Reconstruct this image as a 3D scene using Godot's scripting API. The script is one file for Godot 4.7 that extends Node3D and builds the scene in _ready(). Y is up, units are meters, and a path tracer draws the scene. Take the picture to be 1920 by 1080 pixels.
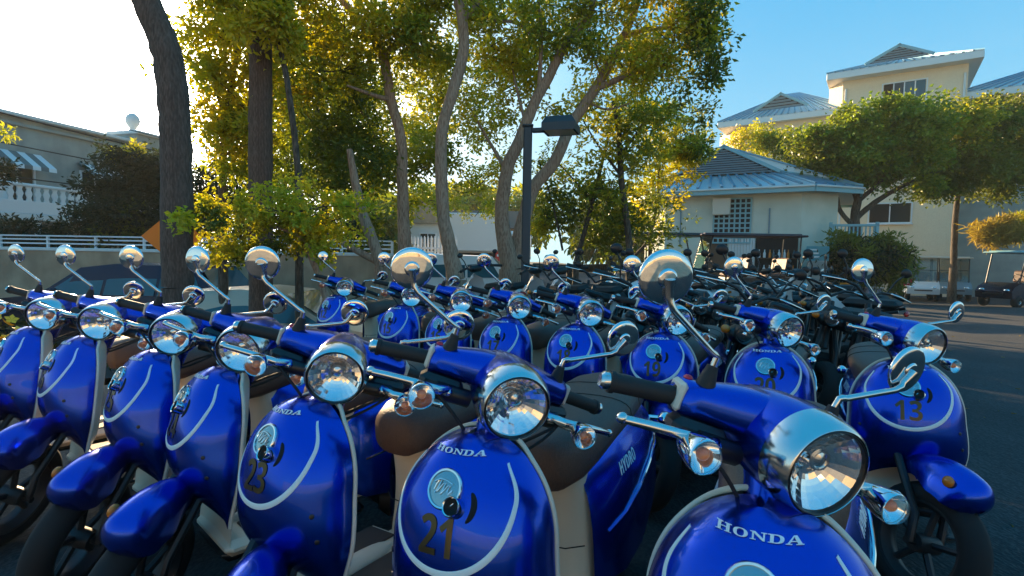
extends Node3D
# Rental scooters parked in two rows in a sunny lot, trees and pastel buildings behind.
# Pixels in this file are those of the 1920 x 1080 photograph; at() turns one into a point at a real distance.

const EYE := Vector3(0, 1.17, 0)
const FOC := 1000.0
const PITCH := -3.4
const ROLL := 1.0
var cam_basis: Basis
var rng := RandomNumberGenerator.new()
var M := {}
var names_used := {}
var tex_count := 0

# ---------------------------------------------------------------- mesh building
class Mb:
	var t := PackedVector3Array()
	var x := Transform3D()
	func tri(a: Vector3, b: Vector3, c: Vector3) -> void:
		t.append(x * a); t.append(x * b); t.append(x * c)
	func quad(a: Vector3, b: Vector3, c: Vector3, d: Vector3) -> void:
		tri(a, b, c); tri(a, c, d)
	func grid(rows: Array, closed := false) -> void:
		for i in rows.size() - 1:
			var p: PackedVector3Array = rows[i]
			var q: PackedVector3Array = rows[i + 1]
			var n := p.size()
			for j in (n if closed else n - 1):
				var k := (j + 1) % n
				quad(p[j], p[k], q[k], q[j])
	func fan(ring: PackedVector3Array, flip := false) -> void:
		var c := Vector3.ZERO
		for p in ring: c += p
		c /= ring.size()
		for j in ring.size():
			var k := (j + 1) % ring.size()
			if flip: tri(c, ring[k], ring[j])
			else: tri(c, ring[j], ring[k])
	func tube(path: Array, radii: Variant, sides := 8, capped := true) -> void:
		var rows := []
		var up := Vector3.UP
		var n := path.size()
		var last := Vector3.ZERO
		for i in n:
			var a: Vector3 = path[maxi(i - 1, 0)]
			var b: Vector3 = path[mini(i + 1, n - 1)]
			var d := (b - a).normalized()
			if last == Vector3.ZERO:
				last = d.cross(Vector3.UP)
				if last.length() < 0.1: last = d.cross(Vector3.RIGHT)
			var s := (last - d * last.dot(d)).normalized()
			last = s
			up = s.cross(d)
			var r: float = radii if radii is float else radii[i]
			var row := PackedVector3Array()
			for j in sides:
				var w := TAU * j / sides
				row.append(path[i] + (s * cos(w) + up * sin(w)) * r)
			rows.append(row)
		grid(rows, true)
		if capped:
			fan(rows[0], true); fan(rows[n - 1])
	# profile: Vector2(radius, distance along the axis); axis is +Y of at
	func lathe(profile: Array, at := Transform3D(), sides := 24) -> void:
		var rows := []
		for p in profile:
			var row := PackedVector3Array()
			for j in sides:
				var w := TAU * j / sides
				row.append(at * Vector3(cos(w) * p.x, p.y, -sin(w) * p.x))
			rows.append(row)
		grid(rows, true)
	func box(c: Vector3, s: Vector3, bevel := 0.0, b := Basis()) -> void:
		var h := s / 2
		if bevel <= 0.0:
			var v := []
			for i in 8:
				v.append(c + b * Vector3(h.x * (1 if i & 1 else -1), h.y * (1 if i & 2 else -1), h.z * (1 if i & 4 else -1)))
			for f in [[0, 2, 3, 1], [4, 5, 7, 6], [0, 4, 6, 2], [1, 3, 7, 5], [0, 1, 5, 4], [2, 6, 7, 3]]:
				quad(v[f[0]], v[f[3]], v[f[2]], v[f[1]])
			return
		var e := minf(bevel, minf(h.x, minf(h.y, h.z)) * 0.98)
		# each corner gives three points, one on each face
		var P := func(sx: int, sy: int, sz: int, axis: int) -> Vector3:
			var q := Vector3(h.x - e, h.y - e, h.z - e)
			q[axis] = h[axis]
			return c + b * Vector3(q.x * sx, q.y * sy, q.z * sz)
		for axis in 3:
			var u := (axis + 1) % 3
			var w := (axis + 2) % 3
			for sg in [-1, 1]:
				var ring := []
				for k in [[-1, -1], [1, -1], [1, 1], [-1, 1]]:
					var sv := [0, 0, 0]
					sv[axis] = sg; sv[u] = k[0]; sv[w] = k[1]
					ring.append(P.call(sv[0], sv[1], sv[2], axis))
				if sg > 0: quad(ring[0], ring[3], ring[2], ring[1])
				else: quad(ring[0], ring[1], ring[2], ring[3])
			for su in [-1, 1]:
				for sw in [-1, 1]:
					var lo := [0, 0, 0]
					var hi := [0, 0, 0]
					lo[axis] = -1; hi[axis] = 1
					lo[u] = su; hi[u] = su; lo[w] = sw; hi[w] = sw
					var p0: Vector3 = P.call(lo[0], lo[1], lo[2], u)
					var p1: Vector3 = P.call(hi[0], hi[1], hi[2], u)
					var p2: Vector3 = P.call(hi[0], hi[1], hi[2], w)
					var p3: Vector3 = P.call(lo[0], lo[1], lo[2], w)
					if su * sw > 0: quad(p0, p1, p2, p3)
					else: quad(p0, p3, p2, p1)
		for sx in [-1, 1]:
			for sy in [-1, 1]:
				for sz in [-1, 1]:
					var a: Vector3 = P.call(sx, sy, sz, 0)
					var d: Vector3 = P.call(sx, sy, sz, 1)
					var f: Vector3 = P.call(sx, sy, sz, 2)
					if sx * sy * sz > 0: tri(a, f, d)
					else: tri(a, d, f)
	func ball(c: Vector3, r: Vector3, b := Basis(), sides := 16, rings := 10) -> void:
		var rows := []
		for i in rings + 1:
			var v := PI * i / rings
			var row := PackedVector3Array()
			for j in sides:
				var w := TAU * j / sides
				row.append(c + b * Vector3(sin(v) * cos(w) * r.x, cos(v) * r.y, sin(v) * sin(w) * r.z))
			rows.append(row)
		grid(rows, true)
	# polygon in the x-y plane of at, from z = 0 to z = depth
	func prism(poly: PackedVector2Array, depth: float, at := Transform3D()) -> void:
		var pts := poly
		if Geometry2D.is_polygon_clockwise(pts):
			pts = pts.duplicate(); pts.reverse()
		var idx := Geometry2D.triangulate_polygon(pts)
		for k in range(0, idx.size(), 3):
			var p := [pts[idx[k]], pts[idx[k + 1]], pts[idx[k + 2]]]
			if (p[1] - p[0]).cross(p[2] - p[0]) < 0: p = [p[0], p[2], p[1]]
			tri(at * Vector3(p[0].x, p[0].y, depth), at * Vector3(p[2].x, p[2].y, depth), at * Vector3(p[1].x, p[1].y, depth))
			tri(at * Vector3(p[0].x, p[0].y, 0), at * Vector3(p[1].x, p[1].y, 0), at * Vector3(p[2].x, p[2].y, 0))
		for k in pts.size():
			var a := pts[k]
			var b := pts[(k + 1) % pts.size()]
			quad(at * Vector3(a.x, a.y, 0), at * Vector3(a.x, a.y, depth), at * Vector3(b.x, b.y, depth), at * Vector3(b.x, b.y, 0))
	func mesh(m: Mesh, at := Transform3D()) -> void:
		for s in m.get_surface_count():
			var a := m.surface_get_arrays(s)
			var v: PackedVector3Array = a[Mesh.ARRAY_VERTEX]
			var ix: PackedInt32Array = a[Mesh.ARRAY_INDEX] if a[Mesh.ARRAY_INDEX] != null else PackedInt32Array(range(v.size()))
			for k in ix: t.append(x * (at * v[k]))
	# corners closer than the crease angle share their normal
	func done(crease := 40.0) -> ArrayMesh:
		var n := t.size() / 3
		var fn := PackedVector3Array()
		fn.resize(n)
		var at := {}
		var lim := cos(deg_to_rad(crease))
		for f in n:
			fn[f] = (t[f * 3 + 2] - t[f * 3]).cross(t[f * 3 + 1] - t[f * 3])
			if crease > 0.0:
				for k in 3:
					var key := Vector3i((t[f * 3 + k] * 20000.0).round())
					if at.has(key): at[key].append(f)
					else: at[key] = [f]
		var out := PackedVector3Array()
		out.resize(n * 3)
		for f in n:
			var u := fn[f].normalized()
			for k in 3:
				if crease <= 0.0:
					out[f * 3 + k] = u if u != Vector3.ZERO else Vector3.UP
					continue
				var s := Vector3.ZERO
				for g in at[Vector3i((t[f * 3 + k] * 20000.0).round())]:
					if fn[g].normalized().dot(u) >= lim: s += fn[g]
				s = s.normalized()
				out[f * 3 + k] = s if s != Vector3.ZERO else (u if u != Vector3.ZERO else Vector3.UP)
		var a := []
		a.resize(Mesh.ARRAY_MAX)
		a[Mesh.ARRAY_VERTEX] = t
		a[Mesh.ARRAY_NORMAL] = out
		var m := ArrayMesh.new()
		m.add_surface_from_arrays(Mesh.PRIMITIVE_TRIANGLES, a)
		return m

# ---------------------------------------------------------------- naming
func numbered(called: String) -> String:
	if not names_used.has(called):
		names_used[called] = 0
		return called
	names_used[called] += 1
	return "%s_%03d" % [called, names_used[called]]

func tag(o: Node, label := "", category := "", group := "", kind := "") -> Node:
	if label: o.set_meta("label", label)
	if category: o.set_meta("category", category)
	if group: o.set_meta("group", group)
	if kind: o.set_meta("kind", kind)
	return o

func thing(called: String, label: String, category: String, pos := Vector3.ZERO, basis := Basis(), group := "") -> Node3D:
	var o := Node3D.new()
	o.name = numbered(called)
	add_child(o)
	o.transform = Transform3D(basis, pos)
	tag(o, label, category, group)
	return o

func part(called: String, shape: Variant, mat: Material, parent: Node, crease := 40.0, tf := Transform3D()) -> MeshInstance3D:
	var o := MeshInstance3D.new()
	var nm := called
	var k := 0
	while parent.has_node(NodePath(nm)):
		k += 1
		nm = "%s_%03d" % [called, k]
	o.name = nm
	o.mesh = shape if shape is Mesh else shape.done(crease)
	o.material_override = mat
	o.transform = tf
	parent.add_child(o, true)
	return o

func struct(called: String, shape: Variant, mat: Material, crease := 40.0) -> MeshInstance3D:
	var o := MeshInstance3D.new()
	o.name = numbered(called)
	o.mesh = shape if shape is Mesh else shape.done(crease)
	o.material_override = mat
	add_child(o, true)
	o.set_meta("kind", "structure")
	return o

func copy(src: Node3D, label: String, tf: Transform3D) -> Node3D:
	var o: Node3D = src.duplicate()
	var stem: String = src.name
	if stem.length() > 4 and stem.substr(stem.length() - 4, 1) == "_" and stem.right(3).is_valid_int():
		stem = stem.left(stem.length() - 4)
	o.name = numbered(stem)
	add_child(o)
	o.transform = tf
	o.set_meta("label", label)
	return o

# ---------------------------------------------------------------- places
func ray(px: float, py: float) -> Vector3:
	return cam_basis * Vector3((px - 960.0) / FOC, -(py - 540.0) / FOC, -1.0)

# the point seen at that pixel whose distance along the world's -z axis is depth
func at(px: float, py: float, depth: float) -> Vector3:
	var r := ray(px, py)
	return EYE + r * (depth / -r.z)

func on_level(px: float, py: float, h: float) -> Vector3:
	var r := ray(px, py)
	return EYE + r * ((h - EYE.y) / r.y)

func ground_y(p: Vector3) -> float:
	# the lot is level; beyond its planted edge on the left the street lies lower
	var a := Vector2(-3.7, 4.3)
	var d := Vector2(4.2, 5.2).normalized()
	var q := Vector2(p.x, -p.z) - a
	var left := d.x * q.y - d.y * q.x
	# and it falls a little towards the cream building at the right
	return -0.85 * smoothstep(0.0, 2.2, left) * (1.0 - smoothstep(-1.2, 1.5, p.x)) - 0.45 * smoothstep(12.0, 23.0, -p.z) * smoothstep(9.5, 13.5, p.x)

func grounded(p: Vector3) -> Vector3:
	return Vector3(p.x, ground_y(p), p.z)

# ---------------------------------------------------------------- materials
func lin(r: float, g: float, b: float) -> Color:
	return Color(r, g, b).linear_to_srgb()

func mat(called: String, r: float, g: float, b: float, rough := 0.7, metal := 0.0) -> StandardMaterial3D:
	var m := StandardMaterial3D.new()
	m.resource_name = called
	m.albedo_color = lin(r, g, b)
	m.roughness = rough
	m.metallic = metal
	M[called] = m
	return m

func noise_image(size: int, freq: float, seed_: int, octaves := 4, stretch := Vector2.ONE) -> Image:
	var n := FastNoiseLite.new()
	n.seed = seed_
	n.frequency = 1.0
	n.fractal_octaves = octaves
	var im := Image.create(size, size, false, Image.FORMAT_L8)
	# seamless by walking round two circles
	var k := freq / TAU
	for y in size:
		for x in size:
			var a := TAU * x / size
			var b := TAU * y / size
			var v := n.get_noise_3d(cos(a) * k * stretch.x, sin(a) * k * stretch.x, cos(b) * k * stretch.y) + n.get_noise_3d(sin(b) * k * stretch.y + 40.0, cos(a) * k * stretch.x, sin(a) * k * stretch.x)
			im.set_pixel(x, y, Color.from_hsv(0, 0, clampf(0.5 + v * 0.75, 0, 1)))
	return im

func ramp_texture(im: Image, stops: Array) -> ImageTexture:
	# stops: [position, linear colour]
	var out := Image.create(im.get_width(), im.get_height(), false, Image.FORMAT_RGB8)
	for y in im.get_height():
		for x in im.get_width():
			var v := im.get_pixel(x, y).r
			var c: Color = stops[0][1]
			for k in stops.size() - 1:
				if v >= stops[k][0]:
					c = stops[k][1].lerp(stops[k + 1][1], clampf((v - stops[k][0]) / (stops[k + 1][0] - stops[k][0]), 0, 1))
			out.set_pixel(x, y, c.linear_to_srgb())
	return ImageTexture.create_from_image(out)

func textured(called: String, im: Image, stops: Array, scale: float, rough := 0.8, bump := 0.0, world := false) -> StandardMaterial3D:
	var m := mat(called, 1, 1, 1, rough)
	m.albedo_texture = ramp_texture(im, stops)
	m.uv1_triplanar = true
	m.uv1_world_triplanar = world
	m.uv1_scale = Vector3.ONE * scale
	if bump > 0.0:
		var g: Image = im.duplicate()
		g.convert(Image.FORMAT_RGBA8)
		g.bump_map_to_normal_map(bump)
		m.normal_enabled = true
		m.normal_texture = ImageTexture.create_from_image(g)
	return m

func make_materials() -> void:
	var soft := noise_image(256, 5.0, 3, 5)
	var fine := noise_image(256, 34.0, 7, 3)
	var streak := noise_image(256, 8.0, 11, 5, Vector2(2.6, 0.7))
	var p := mat("blue candy paint", 0.001, 0.052, 0.50, 0.24, 0.92)
	p.clearcoat_enabled = true
	p.clearcoat = 0.38
	p.clearcoat_roughness = 0.03
	mat("chrome", 0.72, 0.74, 0.75, 0.06, 1.0)
	mat("reflector", 0.86, 0.88, 0.9, 0.05, 1.0)
	mat("dull chrome", 0.62, 0.63, 0.62, 0.16, 1.0)
	mat("wheel silver", 0.045, 0.045, 0.048, 0.5, 0.6)
	mat("black ring", 0.01, 0.01, 0.01, 0.3)
	mat("cream plastic", 0.66, 0.54, 0.40, 0.42)
	mat("cream piping", 0.62, 0.55, 0.44, 0.4)
	var s := textured("brown seat", fine, [[0.2, Color(0.072, 0.037, 0.026)], [0.8, Color(0.105, 0.056, 0.040)]], 9.0, 0.52, 1.5)
	s.rim_enabled = false
	mat("brown mat", 0.045, 0.03, 0.024, 0.75)
	mat("rubber", 0.012, 0.012, 0.012, 0.7)
	mat("tyre", 0.007, 0.007, 0.0075, 0.85)
	mat("black plastic", 0.010, 0.010, 0.011, 0.38)
	mat("dark metal", 0.03, 0.03, 0.032, 0.45, 0.6)
	mat("trim tape", 0.70, 0.74, 0.70, 0.42)
	mat("badge enamel", 0.26, 0.40, 0.43, 0.22, 0.8)
	mat("white print", 0.75, 0.76, 0.76, 0.4)
	mat("gold print", 0.085, 0.064, 0.028, 0.32, 0.75)
	mat("hole black", 0.002, 0.002, 0.002, 0.8)
	mat("red button", 0.55, 0.03, 0.05, 0.35)
	mat("red lens", 0.45, 0.015, 0.01, 0.15)
	mat("amber lens", 0.62, 0.17, 0.015, 0.2)
	mat("orange bulb", 0.7, 0.16, 0.03, 0.3)
	mat("mirror glass", 0.9, 0.9, 0.9, 0.01, 1.0)
	var g := mat("clear glass", 1, 1, 1, 0.0)
	g.transparency = BaseMaterial3D.TRANSPARENCY_ALPHA
	g.albedo_color = Color(1, 1, 1, 0.03)
	var w := mat("window glass", 0.03, 0.05, 0.055, 0.03)
	w.transparency = BaseMaterial3D.TRANSPARENCY_ALPHA
	w.albedo_color = Color(0.25, 0.4, 0.4, 0.45)
	mat("dark pane", 0.016, 0.03, 0.036, 0.05)
	mat("teal pane", 0.03, 0.10, 0.13, 0.06)
	textured("asphalt", fine, [[0.15, Color(0.018, 0.019, 0.021)], [0.5, Color(0.028, 0.029, 0.031)], [0.9, Color(0.055, 0.054, 0.053)]], 1.6, 0.9, 1.2, true)
	M["asphalt"].detail_enabled = true
	M["asphalt"].detail_blend_mode = BaseMaterial3D.BLEND_MODE_MUL
	M["asphalt"].detail_albedo = ramp_texture(soft, [[0.2, Color(0.6, 0.6, 0.6)], [0.8, Color(1, 1, 1)]])
	M["asphalt"].detail_uv_layer = BaseMaterial3D.DETAIL_UV_2
	M["asphalt"].uv2_triplanar = true
	M["asphalt"].uv2_world_triplanar = true
	M["asphalt"].uv2_scale = Vector3.ONE * 0.13
	textured("soil", soft, [[0.2, Color(0.03, 0.022, 0.015)], [0.8, Color(0.09, 0.07, 0.05)]], 0.8, 0.95, 2.0, true)
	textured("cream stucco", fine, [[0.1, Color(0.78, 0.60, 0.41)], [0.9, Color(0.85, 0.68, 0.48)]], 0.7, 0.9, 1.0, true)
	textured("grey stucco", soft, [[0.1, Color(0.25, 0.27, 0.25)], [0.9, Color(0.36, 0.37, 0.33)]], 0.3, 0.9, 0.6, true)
	textured("pale green stucco", soft, [[0.1, Color(0.54, 0.57, 0.47)], [0.9, Color(0.64, 0.66, 0.56)]], 0.25, 0.9, 0.6, true)
	textured("tan wall", soft, [[0.1, Color(0.34, 0.24, 0.16)], [0.9, Color(0.46, 0.34, 0.23)]], 0.35, 0.92, 0.8, true)
	textured("pale paving", soft, [[0.1, Color(0.30, 0.225, 0.145)], [0.9, Color(0.42, 0.325, 0.215)]], 0.25, 0.92, 0.8, true)
	textured("rear wall", soft, [[0.1, Color(0.27, 0.20, 0.125)], [0.9, Color(0.36, 0.27, 0.17)]], 0.2, 0.92, 0.6, true)
	textured("pale bark", streak, [[0.15, Color(0.22, 0.135, 0.088)], [0.45, Color(0.33, 0.215, 0.145)], [0.85, Color(0.42, 0.29, 0.20)]], 1.9, 0.92, 1.6)
	textured("palm bark", streak, [[0.15, Color(0.075, 0.046, 0.034)], [0.5, Color(0.115, 0.072, 0.054)], [0.9, Color(0.165, 0.108, 0.082)]], 2.6, 0.95, 2.0)
	textured("dark bark", streak, [[0.15, Color(0.04, 0.03, 0.022)], [0.85, Color(0.13, 0.10, 0.075)]], 1.4, 0.95, 3.0)
	mat("roof metal", 0.50, 0.60, 0.63, 0.34, 0.35)
	mat("blue roof metal", 0.18, 0.40, 0.56, 0.32, 0.35)
	mat("pale roof metal", 0.62, 0.61, 0.58, 0.42, 0.25)
	mat("seam blue", 0.14, 0.30, 0.40, 0.4, 0.3)
	mat("white trim", 0.66, 0.68, 0.66, 0.55)
	mat("teal trim", 0.22, 0.42, 0.46, 0.55)
	mat("white paint", 0.74, 0.75, 0.75, 0.45)
	mat("louver grey", 0.17, 0.26, 0.31, 0.6)
	mat("lamp post paint", 0.035, 0.042, 0.05, 0.5)
	mat("lamp glass", 0.5, 0.48, 0.42, 0.2)
	mat("orange sign", 0.85, 0.22, 0.01, 0.5)
	mat("wire", 0.01, 0.01, 0.01, 0.6)
	mat("dark roof", 0.018, 0.016, 0.017, 0.4)
	mat("maroon roof", 0.04, 0.016, 0.016, 0.5)
	mat("navy car", 0.006, 0.012, 0.035, 0.25, 0.4)
	mat("champagne car", 0.42, 0.36, 0.28, 0.3, 0.4)
	mat("yellow petal", 0.80, 0.45, 0.01, 0.6)
	mat("red petal", 0.55, 0.02, 0.02, 0.6)
	mat("orange tub", 0.75, 0.30, 0.02, 0.5)
	mat("wood brown", 0.10, 0.055, 0.03, 0.7)
	mat("teal sign", 0.05, 0.25, 0.28, 0.5)
	mat("yellow door", 0.75, 0.42, 0.05, 0.5)
	mat("dark interior", 0.008, 0.008, 0.008, 0.9)
	mat("plastic box", 0.25, 0.27, 0.36, 0.5)
	mat("stripe grey", 0.12, 0.15, 0.15, 0.8)
	mat("stop red", 0.6, 0.03, 0.03, 0.4)
	# [albedo, light let through]
	leaf_material("ficus leaves", Color(0.97, 1.0, 0.30), 1.0)
	leaf_material("glossy leaves", Color(1.0, 0.98, 0.33), 1.0)

func leaf_material(called: String, through: Color, share: float) -> void:
	var m := mat(called, 1, 1, 1, 0.42)
	m.vertex_color_use_as_albedo = true
	m.cull_mode = BaseMaterial3D.CULL_DISABLED
	m.backlight_enabled = true
	m.backlight = (through * share).linear_to_srgb()

func note(m: String) -> StandardMaterial3D:
	return M[m]

# ---------------------------------------------------------------- the blue scooter
# Own axes: +z forward, +y up, +x the rider's left. Its steering is turned fully to the left.
const STEER := 50.0
const WHEEL_STEER := 44.0
const MIRROR_TILT := 0.03
const AX0 := Vector3(0, 0, 0.66)
const RAKE := 26.5
var steer: Transform3D

func steer_axis() -> Vector3:
	return Vector3(0, cos(deg_to_rad(RAKE)), -sin(deg_to_rad(RAKE)))

func axis_at(y: float) -> Vector3:
	return AX0 + steer_axis() * (y / cos(deg_to_rad(RAKE)))

# front panel: how wide, how deep and where its rear edge is at a height
func ap_w(y: float) -> float:
	var k := clampf((0.802 - y) / 0.21, 0.0, 1.0)
	var w := 0.180 * sqrt(1.0 - pow(1.0 - k, 2.05))
	return w + 0.006 * smoothstep(0.60, 0.50, y) - 0.030 * smoothstep(0.48, 0.33, y)

func ap_back(y: float) -> float:
	return 0.322 + (0.80 - y) * 0.13

const AP_FRONT := [[0.33, 0.372], [0.36, 0.398], [0.40, 0.430], [0.45, 0.467], [0.52, 0.493], [0.575, 0.494], [0.65, 0.480], [0.721, 0.452], [0.75, 0.433], [0.779, 0.406], [0.792, 0.388], [0.802, 0.366]]

func ap_d(y: float) -> float:
	var n := AP_FRONT.size()
	var k := 0
	while k < n - 2 and y > AP_FRONT[k + 1][0]: k += 1
	var f := clampf((y - AP_FRONT[k][0]) / (AP_FRONT[k + 1][0] - AP_FRONT[k][0]), 0.0, 1.0)
	var p := []
	for i in [-1, 0, 1, 2]:
		p.append(AP_FRONT[clampi(k + i, 0, n - 1)])
	# curve through the profile's points, allowing for their uneven spacing
	var z := cubic_interpolate_in_time(p[1][1], p[2][1], p[0][1], p[3][1], f, p[2][0] - p[1][0], minf(p[0][0] - p[1][0], -0.01), maxf(p[3][0] - p[1][0], p[2][0] - p[1][0] + 0.01))
	return maxf(z - ap_back(y), 0.004)

func ap(x: float, y: float) -> Vector3:
	var w := maxf(ap_w(y), 0.0001)
	var u := clampf(absf(x) / w, 0.0, 1.0)
	return Vector3(x, y, ap_back(y) + ap_d(y) * pow(1.0 - pow(u, 2.3), 1.0 / 2.15))

func ap_n(x: float, y: float) -> Vector3:
	var e := 0.004
	var a := ap(x + e, y) - ap(x - e, y)
	var b := ap(x, y + e) - ap(x, y - e)
	return a.cross(b).normalized()

# a flat shape's mesh laid on the panel: its x, y become distances from (cx, cy) measured on the panel
func on_panel(m: Mesh, cx: float, cy: float, lift: float, size := 1.0, turn := 0.0) -> Mb:
	var b := Mb.new()
	var n := ap_n(cx, cy)
	var c := ap(cx, cy)
	var tx := (Vector3.RIGHT - n * n.x).normalized()
	var ty := n.cross(tx)
	for s in m.get_surface_count():
		var a := m.surface_get_arrays(s)
		var v: PackedVector3Array = a[Mesh.ARRAY_VERTEX]
		var ix: PackedInt32Array = a[Mesh.ARRAY_INDEX] if a[Mesh.ARRAY_INDEX] != null else PackedInt32Array(range(v.size()))
		for k in ix:
			var q := v[k] * size
			var q2 := Vector2(q.x, q.y).rotated(turn)
			var p := c + tx * q2.x + ty * q2.y
			var s2 := ap(p.x, p.y)
			b.t.append(Vector3(p.x, p.y, s2.z) + ap_n(p.x, p.y) * (lift + q.z))
	return b

func text_mesh(what: String, height: float, depth: float, font := "Droid Sans", weight := 700) -> TextMesh:
	var f := SystemFont.new()
	f.font_names = PackedStringArray([font])
	f.font_weight = weight
	var t := TextMesh.new()
	t.text = what
	t.font = f
	t.font_size = 64
	t.pixel_size = height / 64.0 * 1.36
	t.depth = depth
	t.curve_step = 2.0
	return t

func widened(m: Mesh, kx: float) -> ArrayMesh:
	var b := Mb.new()
	b.mesh(m, Transform3D(Basis.from_scale(Vector3(kx, 1, 1)), Vector3.ZERO))
	return b.done(0.0)

func front_panel_mesh() -> Mb:
	var b := Mb.new()
	var rows := []
	var nu := 34
	var nv := 40
	for i in nv + 1:
		var v := float(i) / nv
		var row := PackedVector3Array()
		for j in nu + 1:
			var ph := (float(j) / nu * 2.0 - 1.0)
			var u := sin(ph * PI / 2)
			var bottom := 0.415 - 0.085 * pow(absf(u), 1.6)
			var y := lerpf(0.8018, bottom, pow(v, 1.6))
			row.append(ap(u * ap_w(y), y))
		rows.append(row)
	b.grid(rows)
	return b

func shield_edge() -> Array:
	var path := []
	for i in 33:
		var y := lerpf(0.33, 0.8015, 1.0 - pow(1.0 - float(i) / 32, 1.7))
		path.append(Vector3(ap_w(y) + 0.001, y, ap_back(y) - 0.007 - 0.02 * smoothstep(0.74, 0.80, y)))
	for i in range(31, -1, -1):
		var p: Vector3 = path[i]
		path.append(Vector3(-p.x, p.y, p.z))
	return path

func inner_shield_mesh() -> Mb:
	var b := Mb.new()
	var rows := []
	for i in 25:
		var y := lerpf(0.27, 0.797, 1.0 - pow(1.0 - float(i) / 24, 1.7))
		var w := ap_w(maxf(y, 0.34)) * 0.985
		var row := PackedVector3Array()
		for j in 15:
			var u := float(j) / 14 * 2 - 1
			var z := ap_back(y) - 0.012 - 0.055 * pow(maxf(0.0, 1.0 - u * u), 1.2) * smoothstep(0.27, 0.4, y)
			row.append(Vector3(u * w, y, z))
		rows.append(row)
	b.grid(rows)
	return b

func arch_row(z: float, w: float, top: float, bottom: float, n := 16, power := 2.6) -> PackedVector3Array:
	var row := PackedVector3Array()
	for j in n + 1:
		var a := PI * j / n
		var c := cos(a)
		var s := sin(a)
		row.append(Vector3(w * signf(c) * pow(absf(c), 2.0 / power), bottom + (top - bottom) * pow(s, 2.0 / power), z))
	return row

func wheel(parent: Node3D, centre: Vector3, r_out: float, width: float, tf: Transform3D, rim_mat: Material, spokes := 5) -> void:
	# axle along x
	var lay := Transform3D(Basis(Vector3.FORWARD, PI / 2), centre)
	var b := Mb.new()
	var prof := []
	for i in 13:
		var a := TAU * i / 12.0
		prof.append(Vector2(r_out - width * 0.5 + cos(a) * width * 0.5, sin(a) * width * 0.52))
	b.lathe(prof, lay, 36)
	var tyre := part("wheel", b, M["tyre"], parent, 60.0, tf)
	var r := r_out - width * 0.86
	b = Mb.new()
	b.lathe([Vector2(r, -width * .42), Vector2(r + .012, -width * .45), Vector2(r + .012, width * .45), Vector2(r, width * .42), Vector2(r - .015, width * .1), Vector2(r - .015, -width * .1), Vector2(r, -width * .42)], lay, 30)
	b.lathe([Vector2(0, -width * .55), Vector2(.03, -width * .55), Vector2(.034, -width * .3), Vector2(.034, width * .3), Vector2(.03, width * .55), Vector2(0, width * .55)], lay, 16)
	for k in spokes:
		var a := TAU * k / spokes
		var d := Vector3(0, cos(a), sin(a))
		b.tube([centre + d * 0.025, centre + d * (r - 0.01)], 0.012, 6)
	part("rim", b, rim_mat, tyre, 40.0)

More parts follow.
